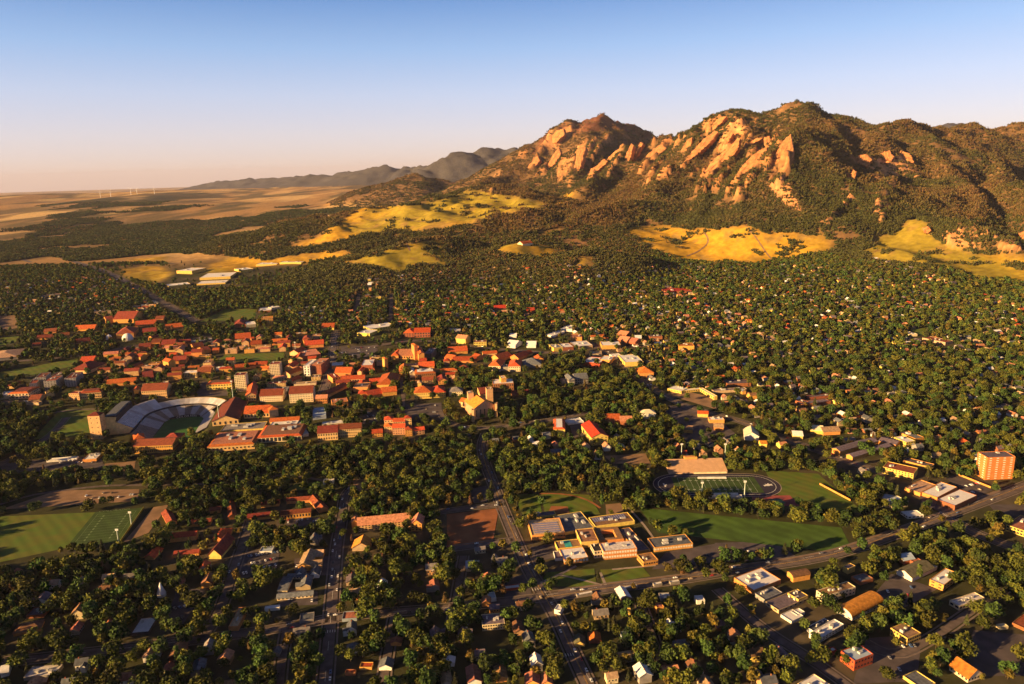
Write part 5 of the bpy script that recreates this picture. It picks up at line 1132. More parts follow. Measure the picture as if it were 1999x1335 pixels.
for a in [
 ([(1541,267),(1546,300),(1545,318),(1536,335),(1520,346),(1505,352),(1491,358),(1496,340),(1505,322),(1515,300),(1528,280)],3380,3700,'largest slanted orange rock slab, the pointed one nearest the meadow'),
 ([(1494,290),(1492,305),(1482,320),(1470,333),(1455,342),(1436,351),(1426,360),(1438,342),(1450,325),(1465,308),(1480,296)],3500,3850,'slanted rock slab just beside the largest pointed one'),
 ([(1440,274),(1438,290),(1428,306),(1412,322),(1396,335),(1378,348),(1357,358),(1372,340),(1384,326),(1395,310),(1412,298),(1428,284)],3650,4200,'long slanted rock slab third from the meadow side'),
 ([(1404,230),(1416,229),(1404,243),(1392,256),(1380,266),(1376,262),(1388,246)],4300,4880,'pale rock crest at the left shoulder of the main mountain'),
 ([(1392,258),(1398,262),(1384,280),(1366,296),(1346,312),(1338,318),(1350,298),(1370,276)],4300,4880,'long pale rib running down from the pale crest'),
 ([(1426,256),(1430,262),(1418,282),(1404,296),(1400,294),(1412,276)],4200,4600,'narrow rib between the pale crest and the third slab'),
 ([(1350,270),(1348,288),(1338,300),(1328,306),(1332,290),(1340,276)],4500,4700,'short rock fin below the pale rock crest'),
 ([(1492,268),(1502,266),(1504,276),(1497,290),(1492,280)],3950,4250,'small rock fin above the second slab'),
 ([(1488,270),(1478,276),(1462,284),(1454,288),(1462,277),(1476,270)],3950,4250,'thin rock ledge above the second slab'),
 ([(1720,300),(1735,294),(1745,305),(1740,312),(1725,312)],3900,4000,'small twin rock on the far spur'),
 ([(1750,298),(1762,294),(1778,304),(1782,316),(1765,316),(1750,312)],3850,3950,'rounded rock knob on the far spur'),
 ([(1655,310),(1690,302),(1700,312),(1690,322),(1665,320)],3950,4050,'pale ledge on the wooded slope'),
 ([(1098,252),(1100,262),(1088,276),(1072,282),(1066,276),(1078,264),(1088,255)],6500,6900,'sunlit rock face on the distant peak'),
 ([(1090,290),(1094,300),(1084,318),(1070,328),(1072,318),(1080,302)],5900,6300,'slanted rib on the distant peak'),
 ([(1048,305),(1052,314),(1040,328),(1028,334),(1034,320)],6100,6400,'lower slanted rib on the distant peak'),
 ([(1132,285),(1142,290),(1136,315),(1128,335),(1118,345),(1122,320),(1126,300)],5400,5800,'long rock rib below the distant peak'),
 ([(1092,328),(1098,332),(1098,350),(1090,352),(1088,338)],5000,5100,'isolated rock pillar among the woods'),
 ([(1250,279),(1254,284),(1246,300),(1240,312),(1236,308),(1240,292)],5000,5350,'jagged upright fin between the two peaks'),
 ([(1232,282),(1236,286),(1232,304),(1226,320),(1218,324),(1222,304)],5000,5350,'second upright fin between the two peaks'),
 ([(1214,286),(1220,290),(1206,300),(1192,312),(1184,314),(1198,298)],5000,5350,'leaning fin at the low end of the jagged row'),
 ([(1178,312),(1184,316),(1170,330),(1154,342),(1140,348),(1152,334)],4900,5200,'slanted rock staircase between the two peaks'),
 ([(1290,282),(1300,290),(1285,302),(1270,310),(1262,306),(1275,292)],4950,5200,'small rock rib on the saddle'),
 ([(1285,320),(1292,328),(1275,344),(1258,352),(1256,346),(1270,332)],4400,4650,'dark slanted rib below the saddle'),
 ([(1800,446),(1812,442),(1818,450),(1808,456)],2500,2700,'small outcrop over the far meadow'),
 ([(1665,330),(1672,336),(1668,352),(1660,350)],3600,3700,'small rock tooth above the hollow'),
 ([(1990,455),(2010,450),(2015,470),(1995,472)],2600,2700,'rock at the right end of the cliff')]: slab(*a)
# ------------------------------------------------------------------ open ground with few trees
THIN += [([(1440,1100),(1560,1085),(1700,1060),(1999,1110),(2010,1400),(1560,1400),(1500,1260)], .78), ([(200,640),(650,650),(900,680),(1060,690),(1060,800),(700,850),(430,790),(200,780)], .55), ([(700,640),(1250,640),(1290,760),(1060,720),(700,700)], .6),
         ([(1040,1000),(1350,1000),(1560,1060),(1560,1110),(1040,1150)], .35), ([(1600,850),(2000,850),(2000,1000),(1700,980)], .7), ([(860,985),(1000,985),(1000,1075),(860,1075)], .3), ([(0,940),(290,940),(330,1060),(230,1100),(0,1120)], .3), ([(400,860),(700,830),(860,800),(860,860),(400,890)], .4), ([(1290,760),(1480,800),(1480,880),(1290,830)], .5),
         ([(0,640),(140,640),(140,830),(0,830)], .5), ([(330,500),(600,500),(600,560),(320,570)], .12), ([(440,1050),(670,1050),(670,1190),(440,1190)], .55)]
# ------------------------------------------------------------------ houses of the streets
HW = ['white','cream','tan','orange','pink','grey','brick','yellow']; HR = ['slate','brown','grey','rose','white','purple','tan','tile']
NAMEW = dict(white='white', cream='cream', tan='tan', orange='orange', pink='pinkish', grey='grey', brick='brick', yellow='yellow'); NAMER = dict(slate='slate', brown='brown', grey='grey', rose='rosy', white='white', purple='purplish', tan='tan', tile='red')
def house_geo(w, d, h, rise, L_ell):
    V = [(0,0,-2),(w,0,-2),(w,d,-2),(0,d,-2),(0,0,h),(w,0,h),(w,d,h),(0,d,h),(0,d/2,h+rise),(w,d/2,h+rise)]; F = [(0,1,5,4),(1,2,6,9,5),(2,3,7,6),(3,0,4,8,7)]
    o, k = .6, rise / (d / 2); z = h - .6 * k + .1
    R = [(-o,-o,z),(w+o,-o,z),(w+o,d/2,h+rise+.1),(-o,d/2,h+rise+.1),(w+o,d+o,z),(-o,d+o,z)]; R += [(a,b_,c+.3) for a,b_,c in R]
    RF = [(6,7,8,9),(9,8,10,11),(3,2,1,0),(5,4,2,3),(0,1,7,6),(1,2,8,7),(2,4,10,8),(4,5,11,10),(5,3,9,11),(3,0,6,9)]
    if L_ell:
        a, b_, c = w * .55, w * .95, -d * .45; m = (a + b_) / 2; oV = len(V); rs = (b_ - a) / 2 * .8; hh = h - .05
        V += [(a,c,-2),(b_,c,-2),(b_,.0,-2),(a,.0,-2),(a,c,hh),(b_,c,hh),(b_,.0,hh),(a,.0,hh),(m,c,hh+rs),(m,d*.3,hh+rs)]; F += [tuple(oV+i for i in f) for f in ((0,1,5,8,4),(1,2,6,5),(3,0,4,7))]
        oR = len(R); R += [(a-.4,c-.4,hh-.25),(m,c-.4,hh+rs+.16),(b_+.4,c-.4,hh-.25),(a-.4,.6,hh-.25),(m,d*.34,hh+rs+.16),(b_+.4,.6,hh-.25)]; RF += [(oR,oR+1,oR+4,oR+3),(oR+1,oR+2,oR+5,oR+4)]
    return (V, F), (R, RF)
HG = [house_geo(*a) for a in ((13,9,4.2,3.0,False),(11,8.5,6.2,3.4,False),(14,9,4.0,2.6,True),(10,8,5.8,3.6,True),(16,10,4.0,2.4,False),(12,10,6.5,2.8,True))]
HWM = [[mesh_np('wall', *g[0], WALL[k]) for k in HW] for g in HG]; HRM = [[mesh_np('roof', *g[1], ROOF[k]) for k in HR] for g in HG]
wS = win_mesh(1.6, 1.5, GLASS); V, F = boxes([(-.55, -.08, 0, .55, .08, 2.2)]); DOORM = mesh_np('door', V, F, WALL['dark']); V, F = boxes([(-.4, -.4, 0, .4, .4, 2.4)]); CHIM = mesh_np('chimney', V, F, WALL['brick'])
G1 = np.array([math.cos(math.radians(10)), math.sin(math.radians(10))]); G2 = np.array([-G1[1], G1[0]])
cand = []
for i in range(-90, 90):
    for j in range(16, 104):
        u = i * 27 + (5 if j % 2 else 0) + random.uniform(-4, 4); v = j * 30 + random.uniform(-5, 5)
        if i % 5 == 0: continue                                       # side streets
        p = G1 * u + G2 * v; cand.append((p[0], p[1]))
cand = np.array(cand); cz = hz(cand[:, 0], cand[:, 1]); hx, hy = project(np.c_[cand, cz])
res = np.zeros(len(cand), bool)
for poly in [[(380,1120),(660,1040),(690,1060),(860,1060),(1000,1080),(1060,1170),(1440,1140),(1520,1240),(1640,1345),(1640,1420),(-60,1420),(-60,1130),(230,1110)], [(700,545),(1000,520),(1220,520),(1600,515),(1999,590),(2060,600),(2060,930),(1900,900),(1700,880),(1500,840),(1290,770),(1220,700),(1050,640),(860,640),(700,640),(640,640)], [(560,600),(640,600),(640,650),(560,640)], [(1290,830),(1480,860),(1600,880),(1640,900),(1290,890)], [(1640,890),(1720,900),(1700,960),(1650,960)], [(880,850),(1290,860),(1290,900),(990,900)], [(-60,520),(230,530),(330,590),(250,620),(60,610),(-60,620)], [(1700,500),(1800,530),(1990,600),(1700,540)], [(-60,470),(620,430),(640,450),(300,500),(-60,520)]]: res |= inpoly(hx, hy, poly)
iy, ix = _look(hx, hy)
okh = res & (cand[:, 1] > 500) & (cand[:, 1] < 4500) & (hx > -50) & (hx < 2050)
for i in np.where(okh)[0]:
    q = np.array([cand[i] + G1 * a + G2 * b_ for a in (-10, 0, 10) for b_ in (-8, 0, 8)]); X, Y = project(np.c_[q, np.full(9, cz[i])]); jy, jx = _look(X, Y)
    if FOOT[jy, jx].any() or random.random() < .07 or (VIS[jy, jx] > cand[i, 1] + 15).any(): okh[i] = False
hi = np.where(okh)[0]; hi = hi[np.argsort(cand[hi, 1])]
stuffH = []
for n_, i in enumerate(hi):
    g, a, b_ = random.randrange(len(HG)), random.choices(range(8), ((14,12,14,8,8,18,16,4) if cand[i,1] < 1000 else (26,16,14,10,8,10,10,6)))[0], random.choices(range(8), ((22,22,18,10,5,14,8,2) if cand[i,1] < 1000 else (16,18,14,14,12,10,12,4)))[0]
    ang = math.radians(10) + random.choice((0, math.pi / 2, math.pi, -math.pi / 2)) + random.uniform(-.05, .05); sc = random.uniform(.85, 1.2)
    pos = np.array([cand[i, 0], cand[i, 1], cz[i]])
    rad = 8 * sc; q = np.array([(pos[0] + dx * rad, pos[1] + dy * rad, pos[2] + dz) for dx in (-1, 1) for dy in (-.8, .8) for dz in (0, 7)]); X, Y = project(q); hl = hull(list(zip(X, Y)))
    fX, fY = project(np.array([(pos[0] + dx * rad * 1.1, pos[1] + dy * rad, pos[2]) for dx, dy in ((-1,-1),(1,-1),(1,1),(-1,1))]))
    protect(list(zip(fX, fY)), hl, pos[1], .20 if pos[1] < 1000 else .38)
    if n_ < 290:
        t = bpy.data.objects.new('house', None); COL.objects.link(t); t.location = pos; t.rotation_euler = (0, 0, ang); t.scale = (sc,) * 3
        w_ = link('wall', HWM[g][a], t); r_ = link('roof', HRM[g][b_], t)
        w0, d0, h0, rs = [(13,9,4.2,3.0),(11,8.5,6.2,3.4),(14,9,4.0,2.6),(10,8,5.8,3.6),(16,10,4.0,2.4),(12,10,6.5,2.8)][g]
        off = Vector((-w0 / 2, -d0 / 2, 0)); w_.location = off; r_.location = off
        if n_ < 130:
            for s_ in (0, 1):
                for k in range(3):
                    o = link('window', wS, t); x = w0 * (.2 + .3 * k) - w0 / 2
                    o.location = (x, -d0 / 2 - .03 if s_ == 0 else d0 / 2 + .03, h0 * .6)
            o = link('door', DOORM, t); o.location = (w0 * .33 - w0 / 2, -d0 / 2 - .03, .1)
            o = link('chimney', CHIM, r_); o.location = (w0 * .25, d0 * .5, h0 + rs - .9)
        LABELS.append((t, '%s house with %s roof' % (NAMEW[HW[a]], NAMER[HR[b_]]), 'house', 'houses of the town streets', pos))
    else: stuffH.append((pos, ang, sc, (g * 7 + a * 3 + b_) % 24))
hp_ = []
for k in range(24):
    g = HG[k % 6]; (V1, F1), (V2, F2) = g; off = np.array([(-6, -4.5, 0)])
    V = np.concatenate([np.array(V1), np.array(V2)]) + off; F = list(F1) + [tuple(len(V1) + i for i in f) for f in F2]
    hp_.append(mesh_np('distant_house', V, F, [WALL[HW[(k * 5) % 8]], ROOF[HR[(k * 3 + k // 8) % 8]]], midx=[0] * len(F1) + [1] * len(F2)))
# ------------------------------------------------------------------ cars
def car_mesh():
    prof = [(-2.2,.35),(-2.25,.75),(-1.9,.95),(-1.35,1.0),(-.75,1.5),(.75,1.52),(1.35,1.02),(2.1,.9),(2.25,.6),(2.2,.35)]
    V, F, MI = [], [], []; n_ = len(prof)
    for y in (-.88, .88):
        for x, z in prof: V.append((x, y * (.82 if z > 1.2 else 1), z))
    for i in range(n_): j = (i + 1) % n_; F.append((i, j, n_ + j, n_ + i)); MI.append(1 if i in (3, 5) else 0)
    F += [tuple(range(n_))[::-1], tuple(range(n_, 2 * n_))]; MI += [0, 0]
    for x in (-1.35, 1.35):
        for y in (-.8, .8):
            o = len(V); V += [(x + .34 * math.cos(t * .785), y + s_ * .12, .34 + .34 * math.sin(t * .785)) for s_ in (-1, 1) for t in range(8)]
            F += [(o + t, o + (t + 1) % 8, o + 8 + (t + 1) % 8, o + 8 + t) for t in range(8)] + [tuple(range(o, o + 8)), tuple(range(o + 8, o + 16))]; MI += [2] * 10
    o = len(V); V += [(-.62, s_ * .80, 1.05) for s_ in (-1, 1)] + [(.62, s_ * .80, 1.05) for s_ in (-1, 1)] + [(-.5, s_ * .745, 1.42) for s_ in (-1, 1)] + [(.5, s_ * .745, 1.42) for s_ in (-1, 1)]
    F += [(o, o + 2, o + 6, o + 4), (o + 1, o + 3, o + 7, o + 5)]; MI += [1, 1]
    return mesh_np('car', V, F, [mat('car_white', (.8,.8,.8), .35, .05, 1, spec=.5), GLASS, mat('tyre', (.02,.02,.02), .9, .1, 1)], midx=MI)
CARM = car_mesh(); CARC = [('white', (.8,.8,.8)), ('silver', (.45,.47,.5)), ('black', (.03,.03,.035)), ('red', (.4,.03,.03)), ('blue', (.06,.12,.3)), ('grey', (.2,.2,.22)), ('tan', (.45,.36,.25))]
CARP = [mat('car_' + n_, c, .35, .05, 1, spec=.5) for n_, c in CARC]
def car(x, y, ang, where):
    o = link('car', CARM); z = float(hz(x, y)) + .34; o.location = (x, y, z); o.rotation_euler = (0, 0, ang); k = random.choices(range(7), (34,20,12,8,10,10,6))[0]
    o.material_slots[0].link = 'OBJECT'; o.material_slots[0].material = CARP[k]; sc = random.uniform(.98, 1.2); o.scale = (sc,) * 3
    LABELS.append((o, '%s car %s' % (CARC[k][0], where), 'car', 'cars of the streets and lots', np.array([x, y, z])))
ncar = 0
for (c, w), wt in zip(ROADS, [.5, .35, .45, .9, .5, .9, .9, .3, .3, .5, .3, .15, 0, .3, .2, .2, .6, .4, 0, 0, .3, .2, 0, .5, .5, .5, .5]):
    for i in range(1, len(c) - 1):
        for s_ in (-1, 1):
            if random.random() > wt * .42 or ncar > 140: continue
            d = c[i + 1] - c[i - 1]; d /= np.linalg.norm(d); nn = np.array([-d[1], d[0]]); park = random.random() < .72 and w < 14
            p = c[i] + nn * s_ * (w / 2 - 1.3 if park else w * .22) + d * random.uniform(-3, 3); X, Y = project(np.array([[*p, float(hz(*p))]]))
            if not (0 < X[0] < 1999 and Y[0] < 1335): continue
            car(p[0], p[1], math.atan2(d[1], d[0]) + (math.pi if s_ > 0 else 0), 'parked at the kerb' if park else 'driving on the road'); ncar += 1
for q, n_ in [([(470,1130),(540,1110),(545,1072),(485,1078)],26),([(322,1230),(352,1215),(398,1152),(350,1152)],24),([(1905,968),(1932,956),(1890,932),(1860,934)],8),([(575,1120),(600,1120),(600,1090),(578,1092)],8),([(100,905),(195,905),(190,890),(110,895)],16),([(560,1026),(620,1020),(620,1011),(560,1015)],10),([(668,700),(735,692),(732,676),(668,678)],10),([(700,828),(742,820),(742,803),(702,803)],10),([(794,812),(858,808),(858,788),(796,792)],6),([(870,1238),(922,1232),(922,1204),(877,1208)],10),([(1280,1105),(1500,1090),(1500,1062),(1310,1078)],5),([(1690,1320),(1780,1320),(1790,1250),(1700,1255)],5),([(1690,1178),(1750,1182),(1820,1150),(1750,1130)],7),([(340,674),(415,666),(412,657),(345,662)],8),([(60,692),(150,684),(150,676),(60,682)],8),([(540,1185),(612,1176),(612,1160),(560,1156)],6),([(120,978),(262,972),(262,960),(130,962)],9)]:
    g = np.array([ground(*p)[:2] for p in q]); L = np.linalg.norm(g[1] - g[0]); e = (g[1] - g[0]) / L; nv = max(2, int(L / 3.2)); sl = [(a, r) for a in range(nv) for r in range(3)]; random.shuffle(sl)
    for a, r in sl[:n_]:
        u, v = (a + .5) / nv, (r + .5) / 3; p = (g[0] * (1 - u) + g[1] * u) * (1 - v) + (g[3] * (1 - u) + g[2] * u) * v
        car(p[0], p[1], math.atan2(e[1], e[0]) + math.pi / 2, 'in a car park')


# ------------------------------------------------------------------ trees
FOL = [mat('leaf_olive', (.108, .112, .014), .9, .45, .5, col2=(.038, .055, .010), obj_random=.48),
       mat('leaf_green', (.060, .098, .018), .9, .45, .5, col2=(.026, .050, .012), obj_random=.48),
       mat('leaf_golden', (.172, .132, .018), .9, .4, .5, col2=(.07, .06, .014), obj_random=.3),
       mat('needle_dark', (.050, .050, .018), .9, .4, .5, col2=(.022, .030, .012), obj_random=.48),
       mat('needle_rust', (.115, .068, .024), .9, .4, .5, col2=(.05, .036, .014), obj_random=.3),
       mat('leaf_pale', (.19, .16, .028), .9, .4, .5, col2=(.09, .085, .018), obj_random=.3)]
BARK = mat('bark', (.09, .06, .04), .95, .4, 1.5)
def quads(P, nrm, size, r, tilt=.9):
    """one leaf clump (a bent quad) at every point"""
    n = len(P)
    d = nrm + r.normal(0, tilt, (n, 3)); d /= np.linalg.norm(d, axis=1)[:, None]
    a = np.cross(d, r.normal(0, 1, (n, 3))); a /= np.linalg.norm(a, axis=1)[:, None]
    b = np.cross(d, a); s = (size * r.uniform(.6, 1.35, n))[:, None]
    V = np.stack([P - a * s - b * s * .8, P + a * s * .9 - b * s + d * s * .3, P + a * s + b * s * .9, P - a * s * .8 + b * s + d * s * .3], 1).reshape(-1, 3)
    return V, np.arange(n * 4).reshape(n, 4)
def crown_round(seed, h, w, nl, nq, size):
    r = np.random.default_rng(seed)
    lobes = []
    for k in range(nl):
        a = r.uniform(0, 6.28); q = r.uniform(.0, .62) * w / 2; zz = r.uniform(.34, .86) * h
        rad = w * r.uniform(.20, .33) * (1.15 - .5 * abs(zz / h - .55))
        lobes.append((q * math.cos(a), q * math.sin(a), zz, rad))
    lobes.append((0, 0, h * .80, w * .24)); lobes.append((0, 0, h * .5, w * .34))
    wts = np.array([L[3] ** 2 for L in lobes]); k = r.choice(len(lobes), nq, p=wts / wts.sum())
    L = np.array(lobes)[k]; d = r.normal(0, 1, (nq, 3)); d[:, 2] = np.abs(d[:, 2]) * 1.0 - .35; d /= np.linalg.norm(d, axis=1)[:, None]
    P = L[:, :3] + d * (L[:, 3] * r.uniform(.72, 1.06, nq))[:, None]
    return quads(P, d, size, r)
def crown_cone(seed, h, w, nq, size):
    r = np.random.default_rng(seed)
    t = 1 - np.sqrt(r.uniform(0.0, 1, nq)) * .92; a = r.uniform(0, 6.28, nq)
    lay = .78 + .28 * np.sin(t * 38 + seed)
    q = w / 2 * (1 - t) * lay * r.uniform(.75, 1.1, nq) * (1 + .18 * np.sin(a * 3 + seed)); z = h * (.1 + .9 * t)
    P = np.stack([q * np.cos(a), q * np.sin(a), z], 1)
    d = np.stack([np.cos(a), np.sin(a), np.full(nq, .55)], 1); d /= np.linalg.norm(d, axis=1)[:, None]
    return quads(P, d, size, r, .6)
def trunk_mesh(name, h, r0, limbs, seed):
    r = random.Random(seed); V, F = [], []
    def tube(p, q, ra, rb):
        p, q = Vector(p), Vector(q); d = (q - p).normalized(); a = d.orthogonal().normalized(); b_ = d.cross(a); o = len(V)
        for c, rr in ((p, ra), (q, rb)):
            for k in range(6): V.append(c + (a * math.cos(k * 1.047) + b_ * math.sin(k * 1.047)) * rr)
        for k in range(6): F.append((o + k, o + (k + 1) % 6, o + 6 + (k + 1) % 6, o + 6 + k))
    tube((0, 0, -.6), (0, 0, h * .45), r0, r0 * .7); tube((0, 0, h * .45), (.2, .1, h * .8), r0 * .7, r0 * .2)
    for k in range(limbs):
        a = r.uniform(0, 6.28); z = h * r.uniform(.25, .5)
        tube((0, 0, z), (math.cos(a) * h * .22, math.sin(a) * h * .22, z + h * .22), r0 * .4, r0 * .12)
    return mesh_np(name, V, F, BARK)
KIND = []   # (species, look, crown mesh, trunk mesh, height, width)
def kind(species, look, crown, m, h, w, seed):
    V, F = crown
    KIND.append((species, look, mesh_np('crown', V, F, FOL[m]), trunk_mesh('trunk', h, .32 if w > 6 else .25, 5 if species == 'broadleaf_tree' else 0, seed), h, w))
kind('broadleaf_tree', 'broad olive tree', crown_round(1, 13, 12, 11, 430, .72), 0, 13, 12, 1)
kind('broadleaf_tree', 'deep green round tree', crown_round(2, 12, 10, 9, 360, .70), 1, 12, 10, 2)
kind('broadleaf_tree', 'tall olive tree', crown_round(3, 17, 10, 12, 430, .74), 0, 17, 10, 3)
kind('broadleaf_tree', 'golden green tree', crown_round(4, 12, 9, 9, 340, .68), 2, 12, 9, 4)
kind('broadleaf_tree', 'wide dark green tree', crown_round(5, 14, 13, 12, 470, .76), 1, 14, 13, 5)
kind('broadleaf_tree', 'small golden tree', crown_round(6, 8, 7, 7, 240, .58), 2, 8, 7, 6)
kind('broadleaf_tree', 'small olive tree', crown_round(7, 8, 7, 7, 240, .58), 0, 8, 7, 7)
kind('conifer_tree', 'dark pointed conifer', crown_cone(8, 16, 7, 330, .62), 3, 16, 7, 8)
kind('conifer_tree', 'rusty brown conifer', crown_cone(9, 14, 6.5, 300, .60), 4, 14, 6.5, 9)
kind('conifer_tree', 'slim dark conifer', crown_cone(10, 18, 5.5, 300, .58), 3, 18, 5.5, 10)
kind('broadleaf_tree', 'spreading olive tree', crown_round(13, 15, 17, 16, 620, .80), 0, 15, 17, 13)
kind('broadleaf_tree', 'ragged deep green tree', crown_round(14, 16, 12, 7, 420, .85), 1, 16, 12, 14)
kind('broadleaf_tree', 'columnar poplar', crown_round(11, 19, 5.5, 10, 330, .62), 1, 19, 5.5, 11)
kind('broadleaf_tree', 'pale yellowish tree', crown_round(12, 11, 9, 8, 330, .66), 5, 11, 9, 12)
def proto_collection(name, meshes):
    c = bpy.data.collections.new(name)
    for i, m in enumerate(meshes):
        o = bpy.data.objects.new('%s_%02d' % (name, i), m); c.objects.link(o)
    return c
def scatter(name, P, rot, scl, idx, coll, zs=None):
    me = bpy.data.meshes.new(name); n_ = len(P)
    me.vertices.add(n_); me.vertices.foreach_set('co', np.asarray(P, np.float32).ravel())
    for an, arr, ty in (('rot', rot, 'FLOAT'), ('scl', scl, 'FLOAT'), ('pick', idx, 'INT')):
        at = me.attributes.new(an, ty, 'POINT'); at.data.foreach_set('value', np.asarray(arr, np.int32 if ty == 'INT' else np.float32))
    o = link(name, me)
    g = bpy.data.node_groups.new(name, 'GeometryNodeTree')
    g.interface.new_socket('Geometry', in_out='INPUT', socket_type='NodeSocketGeometry')
    g.interface.new_socket('Geometry', in_out='OUTPUT', socket_type='NodeSocketGeometry')
    N, L = g.nodes, g.links
    gi, go = N.new('NodeGroupInput'), N.new('NodeGroupOutput')
    mp = N.new('GeometryNodeMeshToPoints'); ip = N.new('GeometryNodeInstanceOnPoints')
    ci = N.new('GeometryNodeCollectionInfo'); ci.inputs['Collection'].default_value = coll; ci.inputs['Separate Children'].default_value = True
    ip.inputs['Pick Instance'].default_value = True
    def att(nm, ty):
        a = N.new('GeometryNodeInputNamedAttribute'); a.data_type = ty; a.inputs['Name'].default_value = nm; return a.outputs['Attribute']
    cx = N.new('ShaderNodeCombineXYZ'); L.new(att('rot', 'FLOAT'), cx.inputs['Z'])
    L.new(gi.outputs[0], mp.inputs['Mesh']); L.new(mp.outputs[0], ip.inputs['Points']); L.new(ci.outputs[0], ip.inputs['Instance'])
    L.new(att('pick', 'INT'), ip.inputs['Instance Index']); L.new(cx.outputs[0], ip.inputs['Rotation'])
    L.new(att('scl', 'FLOAT'), ip.inputs['Scale']); L.new(ip.outputs[0], go.inputs[0])
    md = o.modifiers.new('scatter', 'NODES'); md.node_group = g
    return tag(o, kind='stuff')
# ---- town trees
Ymax = 3300
nc = 215000
yy = np.sqrt(rng.uniform(520 ** 2, Ymax ** 2, nc)); xx = yy * rng.uniform(-1.02, 1.02, nc)
keep_d = fbm(xx / 120, yy / 120, 81, 3)
zz = hz(xx, yy)
px, py = project(np.stack([xx, yy, zz], 1))
bgz = base_h(xx, yy) - (np.hypot(xx, yy)) ** 2 / 1.465e7
gold_t, rock_t = cover_masks(px, py, yy, xx, yy)
ok = ~gold_t & (zz - bgz < 25)
TREE_OPEN = [ # open country seen between the woods
 [(200,520),(330,515),(470,503),(640,492),(660,500),(600,512),(480,545),(330,560),(235,545)]]
for p in TREE_OPEN: ok &= ~(inpoly(px, py, p) & (rng.uniform(0, 1, nc) < .93))
ok &= rng.uniform(0, 1, nc) < np.clip(np.maximum(.90 + (keep_d - .5) * 1.8, LUSHM(px, py)), .15, 1)
ok &= FREE(px, py, xx, yy, zz)
sel = np.where(ok)[0]
# thin out trees standing in one another
cell = {}; good = []
for i in sel:
    k = (int(xx[i] // 7.4), int(yy[i] // 7.4))
    if k in cell: continue
    cell[k] = 1; good.append(i)
sel = np.array(good)
r_ = rng.uniform(0, 1, len(sel)); pick = np.select([r_ < .22, r_ < .42, r_ < .54, r_ < .63, r_ < .76, r_ < .81, r_ < .88, r_ < .925, r_ < .945, r_ < .965, r_ < .985], list(range(9)) + [9, 12], 13)
rx, ry = [], []
for line, sp_ in ROWS:
    g = np.array([ground(*p)[:2] for p in line]); sg = np.hypot(*np.diff(g, axis=0).T); ss = np.concatenate([[0], np.cumsum(sg)])
    t = np.arange(0, ss[-1], sp_); t = t + rng.normal(0, sp_ * .25, len(t))
    rx.append(np.interp(t, ss, g[:, 0]) + rng.normal(0, 1.6, len(t))); ry.append(np.interp(t, ss, g[:, 1]) + rng.normal(0, 1.6, len(t)))
rx, ry = np.concatenate(rx), np.concatenate(ry); n0 = len(xx)
xx = np.concatenate([xx, rx]); yy = np.concatenate([yy, ry]); zz = np.concatenate([zz, hz(rx, ry)])
px, py = project(np.stack([xx, yy, zz], 1)); iy, ix = _look(px[n0:], py[n0:])
sel = np.concatenate([sel, n0 + np.where(~FOOT[iy, ix])[0]])
r_ = rng.uniform(0, 1, len(sel)); pick = np.select([r_ < .22, r_ < .42, r_ < .54, r_ < .63, r_ < .76, r_ < .81, r_ < .88, r_ < .925, r_ < .945, r_ < .965, r_ < .985], list(range(9)) + [9, 12], 13)
q_ = rng.uniform(0, 1, len(sel)); pick = np.where((pick < 7) & (q_ < .10), 10, np.where((pick < 7) & (q_ < .22), 11, pick))
rot = rng.uniform(0, 6.28, len(sel)); scl = .52 + .86 * rng.beta(2.2, 2.2, len(sel))
P = np.stack([xx[sel], yy[sel], zz[sel]], 1)
inview = (px[sel] > -5) & (px[sel] < 2005) & (py[sel] < 1350)

order = np.argsort(P[:, 1])
indiv = {'broadleaf_tree': [], 'conifer_tree': []}; single = np.zeros(len(sel), bool)
for i in order:
    sp_ = KIND[pick[i]][0]; lim = 290 if sp_ == 'broadleaf_tree' else 150
    if inview[i] and len(indiv[sp_]) < lim: indiv[sp_].append(i); single[i] = True
for sp_, lst in indiv.items():
    for i in lst:
        k = KIND[pick[i]]
        t = bpy.data.objects.new(sp_, None); COL.objects.link(t)
        t.location = P[i]; t.rotation_euler = (0, 0, rot[i]); t.scale = (scl[i],) * 3; t.empty_display_size = 1
        link('trunk', k[3], t); link('crown', k[2], t)
        LABELS.append((t, k[1], 'tree', 'trees among the streets' if sp_ == 'broadleaf_tree' else 'conifers among the streets', P[i]))
def far_mesh(seed, conif):
    r = np.random.default_rng(seed)
    return crown_cone(seed, 15, 6.5, 70, 1.1) if conif else crown_round(seed, 12, 10.5, 8, 85, 1.35)
near = ~single & (P[:, 1] < 1500); far = ~single & ~near
full = proto_collection('town_tree', [mesh_np('town_tree', k[2].vertices and np.concatenate([np.array([v.co for v in k[2].vertices])]), np.array([p.vertices[:] for p in k[2].polygons]), k[2].materials[0]) for k in KIND])
mats_of = [0, 1, 0, 2, 1, 2, 0, 3, 4, 3, 0, 1, 1, 5]
light = proto_collection('distant_tree', [mesh_np('distant_tree', *far_mesh(100 + i, 6 < i < 10), FOL[mats_of[i]]) for i in range(14)])
scatter('town_woods', P[near], rot[near], scl[near], pick[near], full)
scatter('distant_woods', P[far], rot[far], scl[far] * 1.02, pick[far], light)
print('TREES', len(sel), near.sum(), far.sum())
